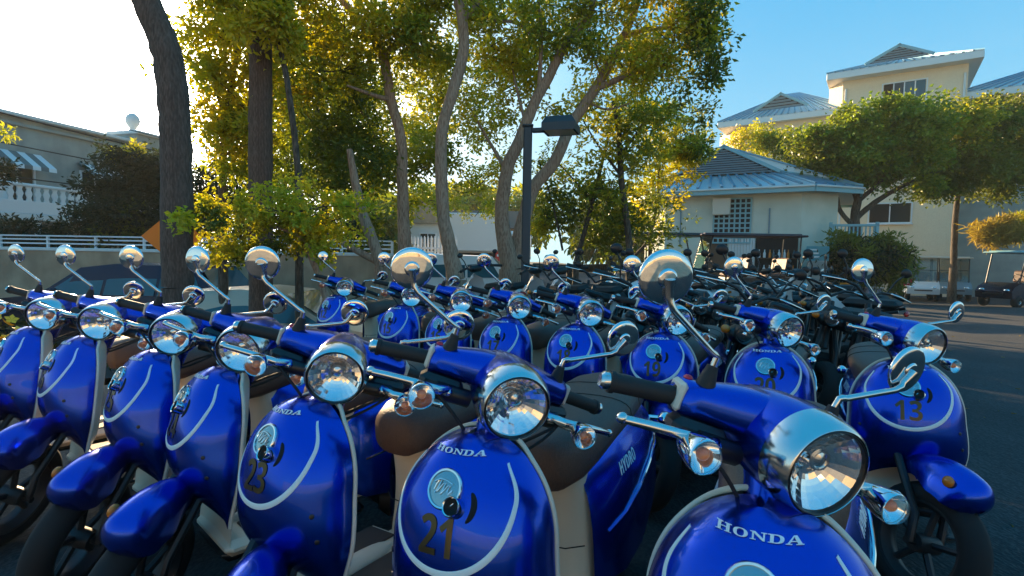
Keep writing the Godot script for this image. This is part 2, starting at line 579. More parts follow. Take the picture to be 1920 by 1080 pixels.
func make_blue_scooter() -> Node3D:
	var a := steer_axis()
	var rot := Basis(a, deg_to_rad(STEER))
	steer = Transform3D(rot, AX0 - rot * AX0)
	var S := steer
	var rot2 := Basis(a, deg_to_rad(WHEEL_STEER))
	var SW := Transform3D(rot2, AX0 - rot2 * AX0)
	var o := thing("scooter", "", "scooter", Vector3.ZERO, Basis(), "blue retro scooters for hire in two rows")
	# front panel and what is fixed on it
	var panel := part("front_panel", front_panel_mesh(), M["blue candy paint"], o, 60.0)
	var b := Mb.new()
	# U-shaped tape: left arm, bottom curve, right arm
	var line := []
	for i in 65:
		var v := float(i) / 64
		var p: Vector2
		if v < 0.22: p = Vector2(lerpf(-0.098, -0.131, sin(v / 0.22 * PI / 2)), lerpf(0.758, 0.692, v / 0.22))
		elif v > 0.78: p = Vector2(lerpf(0.098, 0.131, sin((1 - v) / 0.22 * PI / 2)), lerpf(0.758, 0.692, (1 - v) / 0.22))
		else:
			var w := (v - 0.22) / 0.56 * PI
			p = Vector2(-0.131 * cos(w), 0.692 - 0.120 * pow(sin(w), 0.92))
		line.append(p)
	var rows := []
	for i in 65:
		var p: Vector2 = line[i]
		var d: Vector2 = (line[mini(i + 1, 64)] - line[maxi(i - 1, 0)]).normalized()
		var hw := lerpf(0.0028, 0.0070, pow(sin(PI * i / 64.0), 1.2)) * clampf(ap_n(p.x, p.y).z * 1.15, 0.3, 1.0)
		var n2 := Vector2(-d.y, d.x) * hw
		var row := PackedVector3Array()
		for k in [[1.0, 0.0002], [0.8, 0.0016], [0.0, 0.002], [-0.8, 0.0016], [-1.0, 0.0002]]:
			var q := p + n2 * float(k[0])
			row.append(ap(q.x, q.y) + ap_n(q.x, q.y) * float(k[1]))
		rows.append(row)
	b.grid(rows)
	part("trim_stripe", b, M["trim tape"], panel, 50.0)
	# round badge with a script emblem, lock ring and its dark slot
	var bc := Vector2(-0.002, 0.718)
	var n := ap_n(bc.x, bc.y)
	var tx := (Vector3.RIGHT - n * n.x).normalized()
	var face := Transform3D(Basis(tx, n, tx.cross(n)), ap(bc.x, bc.y))
	b = Mb.new()
	b.lathe([Vector2(.0395, -.012), Vector2(.0395, .003), Vector2(.037, .006), Vector2(.0335, .0055), Vector2(.0325, .003)], face, 32)
	part("badge_rim", b, M["chrome"], panel)
	b = Mb.new()
	b.lathe([Vector2(.0328, .0028), Vector2(.02, .0040), Vector2(0.0001, .0045)], face, 32)
	part("badge", b, M["badge enamel"], panel)
	b = Mb.new()
	for st in [[[-.022, -.004], [-.016, .012], [-.008, .014], [-.012, .002], [-.018, -.010]], [[-.014, -.008], [-.004, .008], [.002, .010], [-.002, -.004], [-.006, -.012]], [[-.002, -.008], [.008, .006], [.013, .006], [.009, -.004], [.012, -.010], [.020, -.002]], [[-.024, .010], [-.012, .017], [.004, .015], [.018, .010]]]:
		var path := []
		for q in st: path.append(face * Vector3(q[0], 0.0058, -q[1]))
		b.tube(path, 0.0016, 6)
	part("emblem", b, M["chrome"], panel)
	var rc := face * Transform3D(Basis(), Vector3(0.030, 0.0, 0.030))
	b = Mb.new()
	b.lathe([Vector2(.0195, -.02), Vector2(.0195, .015), Vector2(.0175, .018), Vector2(.0155, .016), Vector2(.015, .008)], rc, 26)
	part("lock_ring", b, M["chrome"], panel)
	b = Mb.new()
	b.lathe([Vector2(.0152, .009), Vector2(.008, .006), Vector2(.0001, .004)], rc, 20)
	part("lock_face", b, M["hole black"], panel)
	b = Mb.new()
	rows = []
	for i in 13:
		var w := lerpf(-0.75, 0.85, i / 12.0)
		var row := PackedVector3Array()
		var hw := 0.006 * sqrt(maxf(0.02, 1.0 - pow(i / 6.0 - 1.0, 2.0) * 0.9))
		for sg in [-1, 0, 1]:
			var q := Vector2(0.030 + (0.034 + hw * sg) * cos(w), 0.684 + 0.010 - (0.034 + hw * sg) * sin(w))
			row.append(ap(q.x, q.y) + ap_n(q.x, q.y) * (0.0022 if sg == 0 else 0.0004))
		rows.append(row)
	b.grid(rows)
	part("key_slot", b, M["hole black"], panel)
	part("lettering", on_panel(widened(text_mesh("HONDA", 0.0125, 0.0012, "Droid Serif"), 1.75), 0.0, 0.776, 0.0018), M["white print"], panel, 0.0)
	# cream inside of the shield, piping, floor
	part("leg_shield", inner_shield_mesh(), M["cream plastic"], o, 60.0)
	b = Mb.new()
	b.tube(shield_edge(), 0.0055, 8)
	part("shield_piping", b, M["cream piping"], o, 60.0)
	b = Mb.new()
	b.box(Vector3(0, 0.262, 0.19), Vector3(0.33, 0.05, 0.40), 0.02)
	b.box(Vector3(0, 0.245, -0.02), Vector3(0.24, 0.05, 0.10), 0.02)
	var fl := part("floorboard", b, M["cream plastic"], o)
	b = Mb.new()
	for sx in [-1, 1]:
		b.box(Vector3(0.088 * sx, 0.289, 0.17), Vector3(0.11, 0.008, 0.30), 0.003)
	part("foot_mat", b, M["brown mat"], fl)
	b = Mb.new()
	b.ball(Vector3(0, 0.29, 0.20), Vector3(0.032, 0.03, 0.14), Basis(), 16, 8)
	part("tunnel_cover", b, M["cream piping"], fl)
	b = Mb.new()
	b.box(Vector3(0, 0.235, 0.15), Vector3(0.27, 0.05, 0.48), 0.02)
	part("underbody", b, M["black plastic"], o)
	# rear body in blue, cream front cover under the seat
	b = Mb.new()
	rows = []
	var zs := [-0.045, -0.08, -0.16, -0.28, -0.42, -0.55, -0.66, -0.74, -0.79, -0.815]
	var ws := [0.122, 0.150, 0.178, 0.192, 0.190, 0.176, 0.148, 0.112, 0.07, 0.02]
	var tops := [0.62, 0.655, 0.672, 0.675, 0.675, 0.670, 0.655, 0.630, 0.595, 0.55]
	var bots := [0.30, 0.285, 0.285, 0.31, 0.36, 0.40, 0.43, 0.455, 0.475, 0.50]
	for i in zs.size(): rows.append(arch_row(zs[i], ws[i], tops[i], bots[i], 20, 3.0))
	b.grid(rows)
	var body := part("rear_body", b, M["blue candy paint"], o, 60.0)
	b = Mb.new()
	var hy := text_mesh("HYDRO", 0.034, 0.001)
	var lay := Mb.new()
	lay.mesh(hy)
	for sx in [1, -1]:
		var q := Mb.new()
		for p in lay.t:
			# slanted lettering set on the side of the body, read from outside
			var z: float = -0.24 - (p.x + p.y * 0.22) * sx * 0.8
			var y: float = 0.565 + p.y + (z + 0.24) * -0.10
			var k := 0
			while k < zs.size() - 2 and z < zs[k + 1]: k += 1
			var f: float = clampf((z - zs[k]) / (zs[k + 1] - zs[k]), 0, 1)
			var w: float = lerpf(ws[k], ws[k + 1], f)
			var tp: float = lerpf(tops[k], tops[k + 1], f)
			var bt: float = lerpf(bots[k], bots[k + 1], f)
			var s := clampf((y - bt) / (tp - bt), 0, 1)
			var xx := w * pow(1.0 - pow(s, 3.0), 1.0 / 3.0)
			q.t.append(Vector3(sx * (xx + 0.0025 + p.z), y, z))
		part("lettering", q, M["white print"], body, 0.0)
	for sx in [-1, 1]:
		var path := []
		for i in 15:
			var z := lerpf(-0.085, -0.70, i / 14.0)
			var k := 0
			while k < zs.size() - 2 and z < zs[k + 1]: k += 1
			var f: float = clampf((z - zs[k]) / (zs[k + 1] - zs[k]), 0, 1)
			var w: float = lerpf(ws[k], ws[k + 1], f)
			path.append(Vector3(sx * (w * 0.985), lerpf(0.42, 0.54, sin(i / 14.0 * PI / 2)), z))
		b = Mb.new()
		b.tube(path, 0.0045, 6)
		part("side_trim", b, M["chrome"], body)
	b = Mb.new()
	rows = []
	for i in 11:
		var v := i / 10.0
		var y := lerpf(0.275, 0.590, v)
		var row := PackedVector3Array()
		for j in 17:
			var an := PI * j / 16
			var w := lerpf(0.112, 0.104, v * v)
			row.append(Vector3(w * signf(cos(an)) * pow(absf(cos(an)), 0.7), y, -0.10 + (0.105 - 0.03 * sin(v * PI)) * pow(sin(an), 0.7)))
		rows.append(row)
	b.grid(rows)
	var fc := part("seat_front_cover", b, M["cream plastic"], o, 60.0)
	b = Mb.new()
	b.tube([Vector3(-0.105, 0.40, -0.022), Vector3(-0.06, 0.396, 0.006), Vector3(0, 0.395, 0.010), Vector3(0.06, 0.396, 0.006), Vector3(0.105, 0.40, -0.022)], 0.0018, 5)
	b.tube([Vector3(0, 0.395, 0.010), Vector3(0, 0.30, 0.006)], 0.0016, 5)
	part("panel_seam", b, M["hole black"], fc)
	# seat
	b = Mb.new()
	rows = []
	var sz := [0.050, 0.036, -0.02, -0.10, -0.20, -0.32, -0.44, -0.56, -0.64, -0.675, -0.68]
	var sw := [0.05, 0.092, 0.120, 0.134, 0.146, 0.156, 0.150, 0.138, 0.112, 0.07, 0.03]
	var st2 := [0.668, 0.694, 0.716, 0.722, 0.726, 0.732, 0.744, 0.750, 0.742, 0.722, 0.700]
	for i in sz.size():
		var row := PackedVector3Array()
		for j in 25:
			var an := TAU * j / 24
			var c := cos(an)
			var s := sin(an)
			var bot: float = lerpf(0.555, 0.635, smoothstep(0.04, -0.34, sz[i])) + (0.03 if i == 0 or i == sz.size() - 1 else 0.0)
			var mid: float = lerpf(bot, st2[i], 0.45)
			row.append(Vector3(sw[i] * signf(c) * pow(absf(c), 0.72), mid + ((st2[i] - mid) if s > 0 else (mid - bot)) * signf(s) * pow(absf(s), 0.72), sz[i]))
		rows.append(row)
	b.grid(rows)
	b.fan(rows[0], true)
	b.fan(rows[rows.size() - 1])
	var seat := part("seat", b, M["brown seat"], o, 60.0)
	b = Mb.new()
	for q in [[5, 0.003], [6, 0.003]]:
		var row: PackedVector3Array = rows[q[0]]
		var path := []
		for j in range(0, 13): path.append(row[j] + Vector3(0, 0.0005, 0))
		b.tube(path, 0.0022, 5)
	part("seat_seam", b, M["brown mat"], seat)
	# tail
	b = Mb.new()
	b.ball(Vector3(0, 0.575, -0.80), Vector3(0.055, 0.035, 0.03), Basis(), 16, 8)
	part("tail_light", b, M["red lens"], o)
	for sx in [-1, 1]:
		b = Mb.new()
		b.tube([Vector3(0.06 * sx, 0.56, -0.74), Vector3(0.15 * sx, 0.555, -0.76)], 0.008, 8)
		b.ball(Vector3(0.165 * sx, 0.555, -0.755), Vector3(0.026, 0.026, 0.034), Basis(), 14, 8)
		var rs := part("rear_turn_signal", b, M["chrome"], o)
		b = Mb.new()
		b.ball(Vector3(0.165 * sx, 0.555, -0.772), Vector3(0.023, 0.023, 0.026), Basis(), 14, 8)
		part("signal_lens", b, M["amber lens"], rs)
	b = Mb.new()
	b.box(Vector3(0, 0.40, -0.83), Vector3(0.15, 0.20, 0.012), 0.004, Basis(Vector3.RIGHT, -0.35))
	part("rear_mudguard", b, M["black plastic"], o)
	# rear wheel, engine, silencer, stand
	wheel(o, Vector3(0, 0.208, -0.59), 0.208, 0.088, Transform3D(), M["wheel silver"])
	b = Mb.new()
	b.box(Vector3(0.085, 0.215, -0.40), Vector3(0.09, 0.13, 0.46), 0.04)
	b.box(Vector3(0.0, 0.27, -0.25), Vector3(0.18, 0.14, 0.20), 0.03)
	part("engine", b, M["dark metal"], o)
	b = Mb.new()
	b.tube([Vector3(-0.10, 0.20, -0.20), Vector3(-0.12, 0.21, -0.36), Vector3(-0.125, 0.235, -0.38), Vector3(-0.13, 0.25, -0.70), Vector3(-0.13, 0.25, -0.72)], [0.015, 0.018, 0.045, 0.045, 0.02], 14)
	part("silencer", b, M["dark metal"], o)
	b = Mb.new()
	b.tube([Vector3(0.10, 0.20, -0.05), Vector3(0.19, 0.005, 0.02)], 0.010, 8)
	b.box(Vector3(0.195, 0.008, 0.025), Vector3(0.04, 0.012, 0.05), 0.004)
	part("side_stand", b, M["dark metal"], o)
	# front wheel, fork and fender turn with the steering
	wheel(o, Vector3(0, 0.208, 0.60), 0.208, 0.086, SW, M["wheel silver"])
	b = Mb.new()
	for sx in [-1, 1]:
		b.tube([Vector3(0.066 * sx, 0.208, 0.60), Vector3(0.066 * sx, 0.30, 0.585), axis_at(0.46) + Vector3(0.05 * sx, 0, 0.0)], 0.014, 8)
	b.tube([axis_at(0.42), axis_at(0.62)], 0.022, 10)
	b.tube([Vector3(-0.08, 0.208, 0.60), Vector3(0.08, 0.208, 0.60)], 0.012, 8)
	part("fork", b, M["dark metal"], o, 40.0, SW)
	b = Mb.new()
	rows = []
	for i in 29:
		var v := i / 28.0
		var th := lerpf(-0.78, 0.71, v)
		var c := Vector3(0, 0.252, 0.595)
		var hw := 0.074 * lerpf(0.52, 1.0, smoothstep(0.0, 0.55, v))
		var nose := clampf((v - 0.78) / 0.22, 0.0, 1.0)
		hw *= sqrt(maxf(0.02, 1.0 - 0.985 * pow(nose, 2.4)))
		var drop := lerpf(0.055, 0.105, smoothstep(0.1, 0.55, v)) * (1.0 - 0.75 * pow(nose, 2.0))
		var row := PackedVector3Array()
		var r0 := 0.262 - 0.055 * pow(nose, 2.2)
		for j in 15:
			var u := j / 14.0 * 2 - 1
			var xx := hw * sin(u * PI / 2)
			var r := r0 - drop * (1.0 - pow(maxf(0.0, 1.0 - pow(absf(sin(u * PI / 2)), 2.2)), 0.5)) - 0.02 * pow(absf(u), 6.0)
			row.append(c + Vector3(xx, r * cos(th), r * sin(th)))
		rows.append(row)
	b.grid(rows)
	var fend := part("front_fender", b, M["blue candy paint"], o, 60.0, SW)
	for sx in [-1]:
		b = Mb.new()
		b.ball(Vector3(0.072 * sx, 0.452, 0.650), Vector3(0.012, 0.019, 0.019), Basis(), 16, 8)
		part("side_reflector", b, M["amber lens"], fend)
	# column cover
	b = Mb.new()
	var ra := Basis(Vector3.RIGHT, -deg_to_rad(RAKE))
	rows = []
	for q in [[0.68, 0.046, 0.050], [0.73, 0.046, 0.050], [0.77, 0.044, 0.048], [0.81, 0.043, 0.047], [0.86, 0.050, 0.056]]:
		var row := PackedVector3Array()
		for j in 20:
			var an := TAU * j / 20
			row.append(axis_at(q[0]) + Vector3(0, 0, 0.016) + ra * Vector3(cos(an) * q[1], 0, -sin(an) * q[2] ))
		rows.append(row)
	b.grid(rows, true)
	part("column_cover", b, M["blue candy paint"], o, 50.0, S)
	# handlebar cover: a swept wing with the lamp housing through its middle
	var hc := axis_at(0.890) + Vector3(0, 0, 0.022)
	b = Mb.new()
	rows = []
	for i in 31:
		var u := i / 30.0 * 2 - 1
		var xx := 0.178 * u
		var e := absf(u)
		var ry := lerpf(0.044, 0.031, smoothstep(0.2, 0.9, e))
		var rz := lerpf(0.062, 0.036, smoothstep(0.1, 0.85, e))
		if e > 0.93:
			var k := sqrt(maxf(0.0, 1.0 - pow((e - 0.93) / 0.07, 2.0)))
			ry *= lerpf(0.55, 1.0, k)
			rz *= lerpf(0.55, 1.0, k)
		var row := PackedVector3Array()
		for j in 20:
			var an := TAU * j / 20
			var c := cos(an)
			var s := sin(an)
			row.append(hc + Vector3(xx, 0.008 - 0.016 * e * e + ry * signf(s) * pow(absf(s), 0.8), -0.02 - 0.035 * e * e + rz * signf(c) * pow(absf(c), 0.8)))
		rows.append(row)
	b.grid(rows, true)
	b.fan(rows[0]); b.fan(rows[30], true)
	var hz := Transform3D(Basis(Vector3.RIGHT, PI / 2 - deg_to_rad(-3.0)), hc + Vector3(0, -0.014, 0))
	b.lathe([Vector2(0.0001, -0.115), Vector2(0.035, -0.108), Vector2(0.062, -0.075), Vector2(0.074, -0.02), Vector2(0.0795, 0.03), Vector2(0.0805, 0.07), Vector2(0.0775, 0.078)], hz, 36)
	var cover := part("handlebar_cover", b, M["blue candy paint"], o, 50.0, S)
	# headlight
	b = Mb.new()
	b.lathe([Vector2(0.0785, 0.064), Vector2(0.0815, 0.068), Vector2(0.0805, 0.090), Vector2(0.0775, 0.108), Vector2(0.0735, 0.118), Vector2(0.0705, 0.120), Vector2(0.0685, 0.117), Vector2(0.0680, 0.108)], hz, 48)
	var head := part("headlight", b, M["dull chrome"], o, 50.0, S)
	b = Mb.new()
	b.lathe([Vector2(0.0690, 0.1185), Vector2(0.0672, 0.1200), Vector2(0.0655, 0.1185), Vector2(0.0650, 0.105)], hz, 40)
	part("lens_gasket", b, M["black ring"], head)
	b = Mb.new()
	var prof := []
	for i in 6:
		var r := 0.066 * (1.0 - i / 5.0) + 0.0001
		prof.append(Vector2(r, 0.115 + 0.012 * (1.0 - pow(r / 0.066, 2))))
	b.lathe(prof, hz, 36)
	part("lens", b, M["clear glass"], head, 60.0)
	b = Mb.new()
	prof = []
	for i in 9:
		var r := 0.0652 * (1.0 - i / 8.0) + 0.006
		if i == 0: r = 0.0655
		prof.append(Vector2(r, 0.112 - 0.034 * (1.0 - pow(r / 0.066, 2.0))))
	b.lathe(prof, hz, 26)
	part("reflector", b, M["reflector"], head, 0.0)
	b = Mb.new()
	b.lathe([Vector2(0.0075, 0.074), Vector2(0.0075, 0.088), Vector2(0.0001, 0.093)], hz, 12)
	b.lathe([Vector2(0.0175, 0.094), Vector2(0.0165, 0.099), Vector2(0.014, 0.0985), Vector2(0.0135, 0.094)], hz * Transform3D(Basis(), Vector3(0, 0, -0.010)), 22)
	b.tube([hz * Vector3(0, 0.094, 0.006), hz * Vector3(0, 0.085, 0.014)], 0.003, 6)
	part("bulb", b, M["chrome"], head)
	b = Mb.new()
	b.lathe([Vector2(0.0138, 0.0955), Vector2(0.007, 0.099), Vector2(0.0001, 0.1)], hz * Transform3D(Basis(), Vector3(0, 0, -0.010)), 18)
	part("bulb_cap", b, M["dull chrome"], head)
	for q in [[1, 0.0], [-1, 0.0], [1, 0.02]]:
		var sx: int = q[0]
		b = Mb.new()
		var off: float = q[1]
		var path := []
		var p := [hc + Vector3(0.150 * sx, -0.060, 0.03), hc + Vector3(0.10 * sx, -0.085 - off, 0.065 + off), hc + Vector3(0.055 * sx, -0.13 - off, 0.03 + off), axis_at(0.74) + Vector3(0.030 * sx, 0, 0.02 + off)]
		for k in 13:
			var f := k / 12.0
			path.append(p[0].bezier_interpolate(p[1], p[2], p[3], f))
		b.tube(path, 0.0038, 6)
		part("brake_cable", b, M["rubber"], o, 60.0, S)
	for q in [[0.158, 0.50], [-0.158, 0.50], [0.150, 0.56], [-0.150, 0.56]]:
		b = Mb.new()
		var nn := ap_n(q[0], q[1])
		var t1 := nn.cross(Vector3.UP).normalized()
		b.lathe([Vector2(0.0062, -0.002), Vector2(0.006, 0.0014), Vector2(0.004, 0.0024), Vector2(0.0001, 0.0022)], Transform3D(Basis(t1, nn, t1.cross(nn)), ap(q[0], q[1])), 12)
		part("panel_bolt", b, M["black plastic"], panel)
	# bars, grips, levers, signals, mirrors
	var names := {1: "left", -1: "right"}
	for sx in [1, -1]:
		var p0 := hc + Vector3(0.165 * sx, -0.008, -0.052)
		var gd := Vector3(0.965 * sx, -0.11, -0.16).normalized()
		b = Mb.new()
		b.tube([p0 - gd * 0.01, p0 + gd * 0.012, p0 + gd * 0.013, p0 + gd * 0.118, p0 + gd * 0.119, p0 + gd * 0.127], [0.0195, 0.0195, 0.0165, 0.0165, 0.019, 0.019], 16)
		var grip := part("grip", b, M["rubber"], o, 50.0, S)
		b = Mb.new()
		b.tube([p0 + gd * 0.127, p0 + gd * 0.138, p0 + gd * 0.143], [0.0155, 0.0155, 0.011], 14)
		part("bar_end", b, M["dull chrome"], grip)
		# switch pod in front of the bar, in black
		b = Mb.new()
		b.box(hc + Vector3(0.135 * sx, -0.048, -0.020), Vector3(0.10, 0.036, 0.055), 0.012, Basis(Vector3.UP, 0.2 * sx))
		b.tube([hc + Vector3(0.07 * sx, -0.060, 0.01), hc + Vector3(0.150 * sx, -0.058, 0.01)], 0.020, 12)
		var pod := part("switch_pod", b, M["black plastic"], o, 40.0, S)
		b = Mb.new()
		b.box(hc + Vector3(0.171 * sx, -0.004, -0.054), Vector3(0.014, 0.05, 0.056), 0.006, Basis(Vector3.UP, 0.25 * sx))
		part("end_collar", b, M["cream piping"], pod)
		b = Mb.new()
		if sx == -1: b.box(hc + Vector3(0.158 * sx, 0.027, -0.058), Vector3(0.016, 0.010, 0.014), 0.004)
		else: b.box(hc + Vector3(0.158 * sx, 0.027, -0.058), Vector3(0.010, 0.007, 0.010), 0.003)
		part("switch_button", b, M["red button"] if sx == -1 else M["black plastic"], pod)
		# brake lever with a ball end
		var lv := hc + Vector3(0.138 * sx, -0.050, 0.030)
		b = Mb.new()
		b.tube([lv + Vector3(-0.012 * sx, 0, -0.01), lv + Vector3(0.02 * sx, 0.004, 0.018), lv + Vector3(0.07 * sx, 0.008, 0.020), lv + Vector3(0.12 * sx, 0.004, 0.006), lv + Vector3(0.155 * sx, -0.002, -0.012)], [0.012, 0.0105, 0.0085, 0.0078, 0.007], 10)
		b.ball(lv + Vector3(0.158 * sx, -0.002, -0.014), Vector3.ONE * 0.0095, Basis(), 12, 8)
		b.box(lv + Vector3(0.0, -0.002, -0.008), Vector3(0.045, 0.022, 0.03), 0.008)
		part("brake_lever", b, M["dull chrome"], o, 50.0, S)
		# turn signal: bullet body, clear lens, orange bulb
		var tc := hc + Vector3(0.193 * sx, -0.054, 0.080)
		var tz := Transform3D(Basis(Vector3.RIGHT, PI / 2), tc)
		b = Mb.new()
		b.tube([hc + Vector3(0.12 * sx, -0.055, 0.01), tc + Vector3(0, 0, -0.03)], 0.010, 10)
		b.lathe([Vector2(0.0001, -0.052), Vector2(0.012, -0.046), Vector2(0.022, -0.026), Vector2(0.0275, 0.0), Vector2(0.0275, 0.012), Vector2(0.026, 0.014), Vector2(0.0245, 0.012)], tz, 26)
		var ts := part("turn_signal", b, M["chrome"], o, 50.0, S)
		b = Mb.new()
		b.lathe([Vector2(0.0245, 0.011), Vector2(0.018, 0.0), Vector2(0.008, -0.010), Vector2(0.0001, -0.012)], tz, 22)
		part("signal_reflector", b, M["reflector"], ts)
		b = Mb.new()
		b.ball(tc + Vector3(0, 0.002, 0.004), Vector3(0.010, 0.010, 0.010), Basis(), 12, 8)
		part("signal_bulb", b, M["orange bulb"], ts)
		b = Mb.new()
		prof = []
		for i in 6:
			var r := 0.0255 * (1.0 - i / 5.0) + 0.0001
			prof.append(Vector2(r, 0.013 + 0.016 * sqrt(maxf(0, 1.0 - pow(r / 0.0257, 2)))))
		b.lathe(prof, tz, 24)
		b.lathe([Vector2(0.008, 0.0275), Vector2(0.0085, 0.030), Vector2(0.007, 0.0305), Vector2(0.006, 0.0285)], tz, 16)
		part("signal_lens", b, M["clear glass"], ts, 60.0)
		# mirror on a cranked stalk, set in a rubber boot
		var m0 := hc + Vector3(0.138 * sx, 0.026, -0.036)
		b = Mb.new()
		b.lathe([Vector2(0.017, -0.012), Vector2(0.0165, 0.004), Vector2(0.011, 0.028), Vector2(0.0095, 0.036), Vector2(0.0001, 0.036)], Transform3D(Basis(), m0), 16)
		var boot := part("mirror_boot", b, M["rubber"], o, 50.0, S)
		var k1 := m0 + Vector3(0.004 * sx, 0.052, 0.002)
		var k2 := k1 + Vector3(0.118 * sx, 0.054, 0.004)
		var mc := k2 + Vector3(0.018 * sx, 0.040, -0.010)
		b = Mb.new()
		b.tube([m0 + Vector3(0, 0.03, 0), m0 + Vector3(0.001 * sx, 0.053, 0.003), k1 + Vector3(0.004 * sx, 0.004, 0), k1 + (k2 - k1) * 0.1, k1 + (k2 - k1) * 0.92, k2 + Vector3(0.002 * sx, 0.006, 0), k2 + (mc - k2) * 0.35, mc + Vector3(0, 0, 0.010)], [0.0062, 0.0062, 0.0062, 0.0060, 0.0060, 0.0062, 0.0066, 0.0085], 10)
		part("mirror_stalk", b, M["dull chrome"], o, 60.0, S)
		var aim := Basis(Vector3.UP, 0.16 * sx) * Basis(Vector3.RIGHT, PI / 2 + MIRROR_TILT)
		var mt := Transform3D(aim, mc)
		b = Mb.new()
		# back shell towards +z (the axis), glass towards the rider
		b.lathe([Vector2(0.0445, -0.010), Vector2(0.0462, -0.008), Vector2(0.0462, -0.005), Vector2(0.0450, -0.0022), Vector2(0.0420, -0.0003), Vector2(0.035, 0.0010), Vector2(0.024, 0.0020), Vector2(0.0165, 0.0024), Vector2(0.0150, 0.0050), Vector2(0.012, 0.0062), Vector2(0.0001, 0.0066)], mt, 40)
		var mir := part("mirror", b, M["chrome"], o, 50.0, S)
		b = Mb.new()
		b.lathe([Vector2(0.0445, -0.0095), Vector2(0.03, -0.0082), Vector2(0.0001, -0.0078)], mt, 32)
		part("mirror_glass", b, M["mirror glass"], mir, 60.0)
	return o

func number_on(o: Node3D, digits: String) -> void:
	var panel: Node3D = o.get_node("front_panel")
	for k in digits.length():
		var tm := text_mesh(digits[k], 0.072, 0.0006, "Droid Sans", 700)
		part("number", on_panel(widened(tm, 0.82), -0.026 + 0.044 * k, 0.636, 0.0014), M["gold print"], panel, 0.0)

# where the lamp of an upright scooter is, in its own axes
func lamp_spot() -> Vector3:
	return steer * (axis_at(0.890) + Vector3(0, -0.014, 0.142))

func place_by_lamp(px: float, py: float, h: float, lamp: Vector3, turn: float, lean: float) -> Transform3D:
	var b := Basis(Vector3.UP, deg_to_rad(turn)) * Basis(Vector3.BACK, -deg_to_rad(lean))
	var at_lamp := on_level(px, py, h)
	var off := b * lamp
	return Transform3D(b, Vector3(at_lamp.x - off.x, 0, at_lamp.z - off.z))

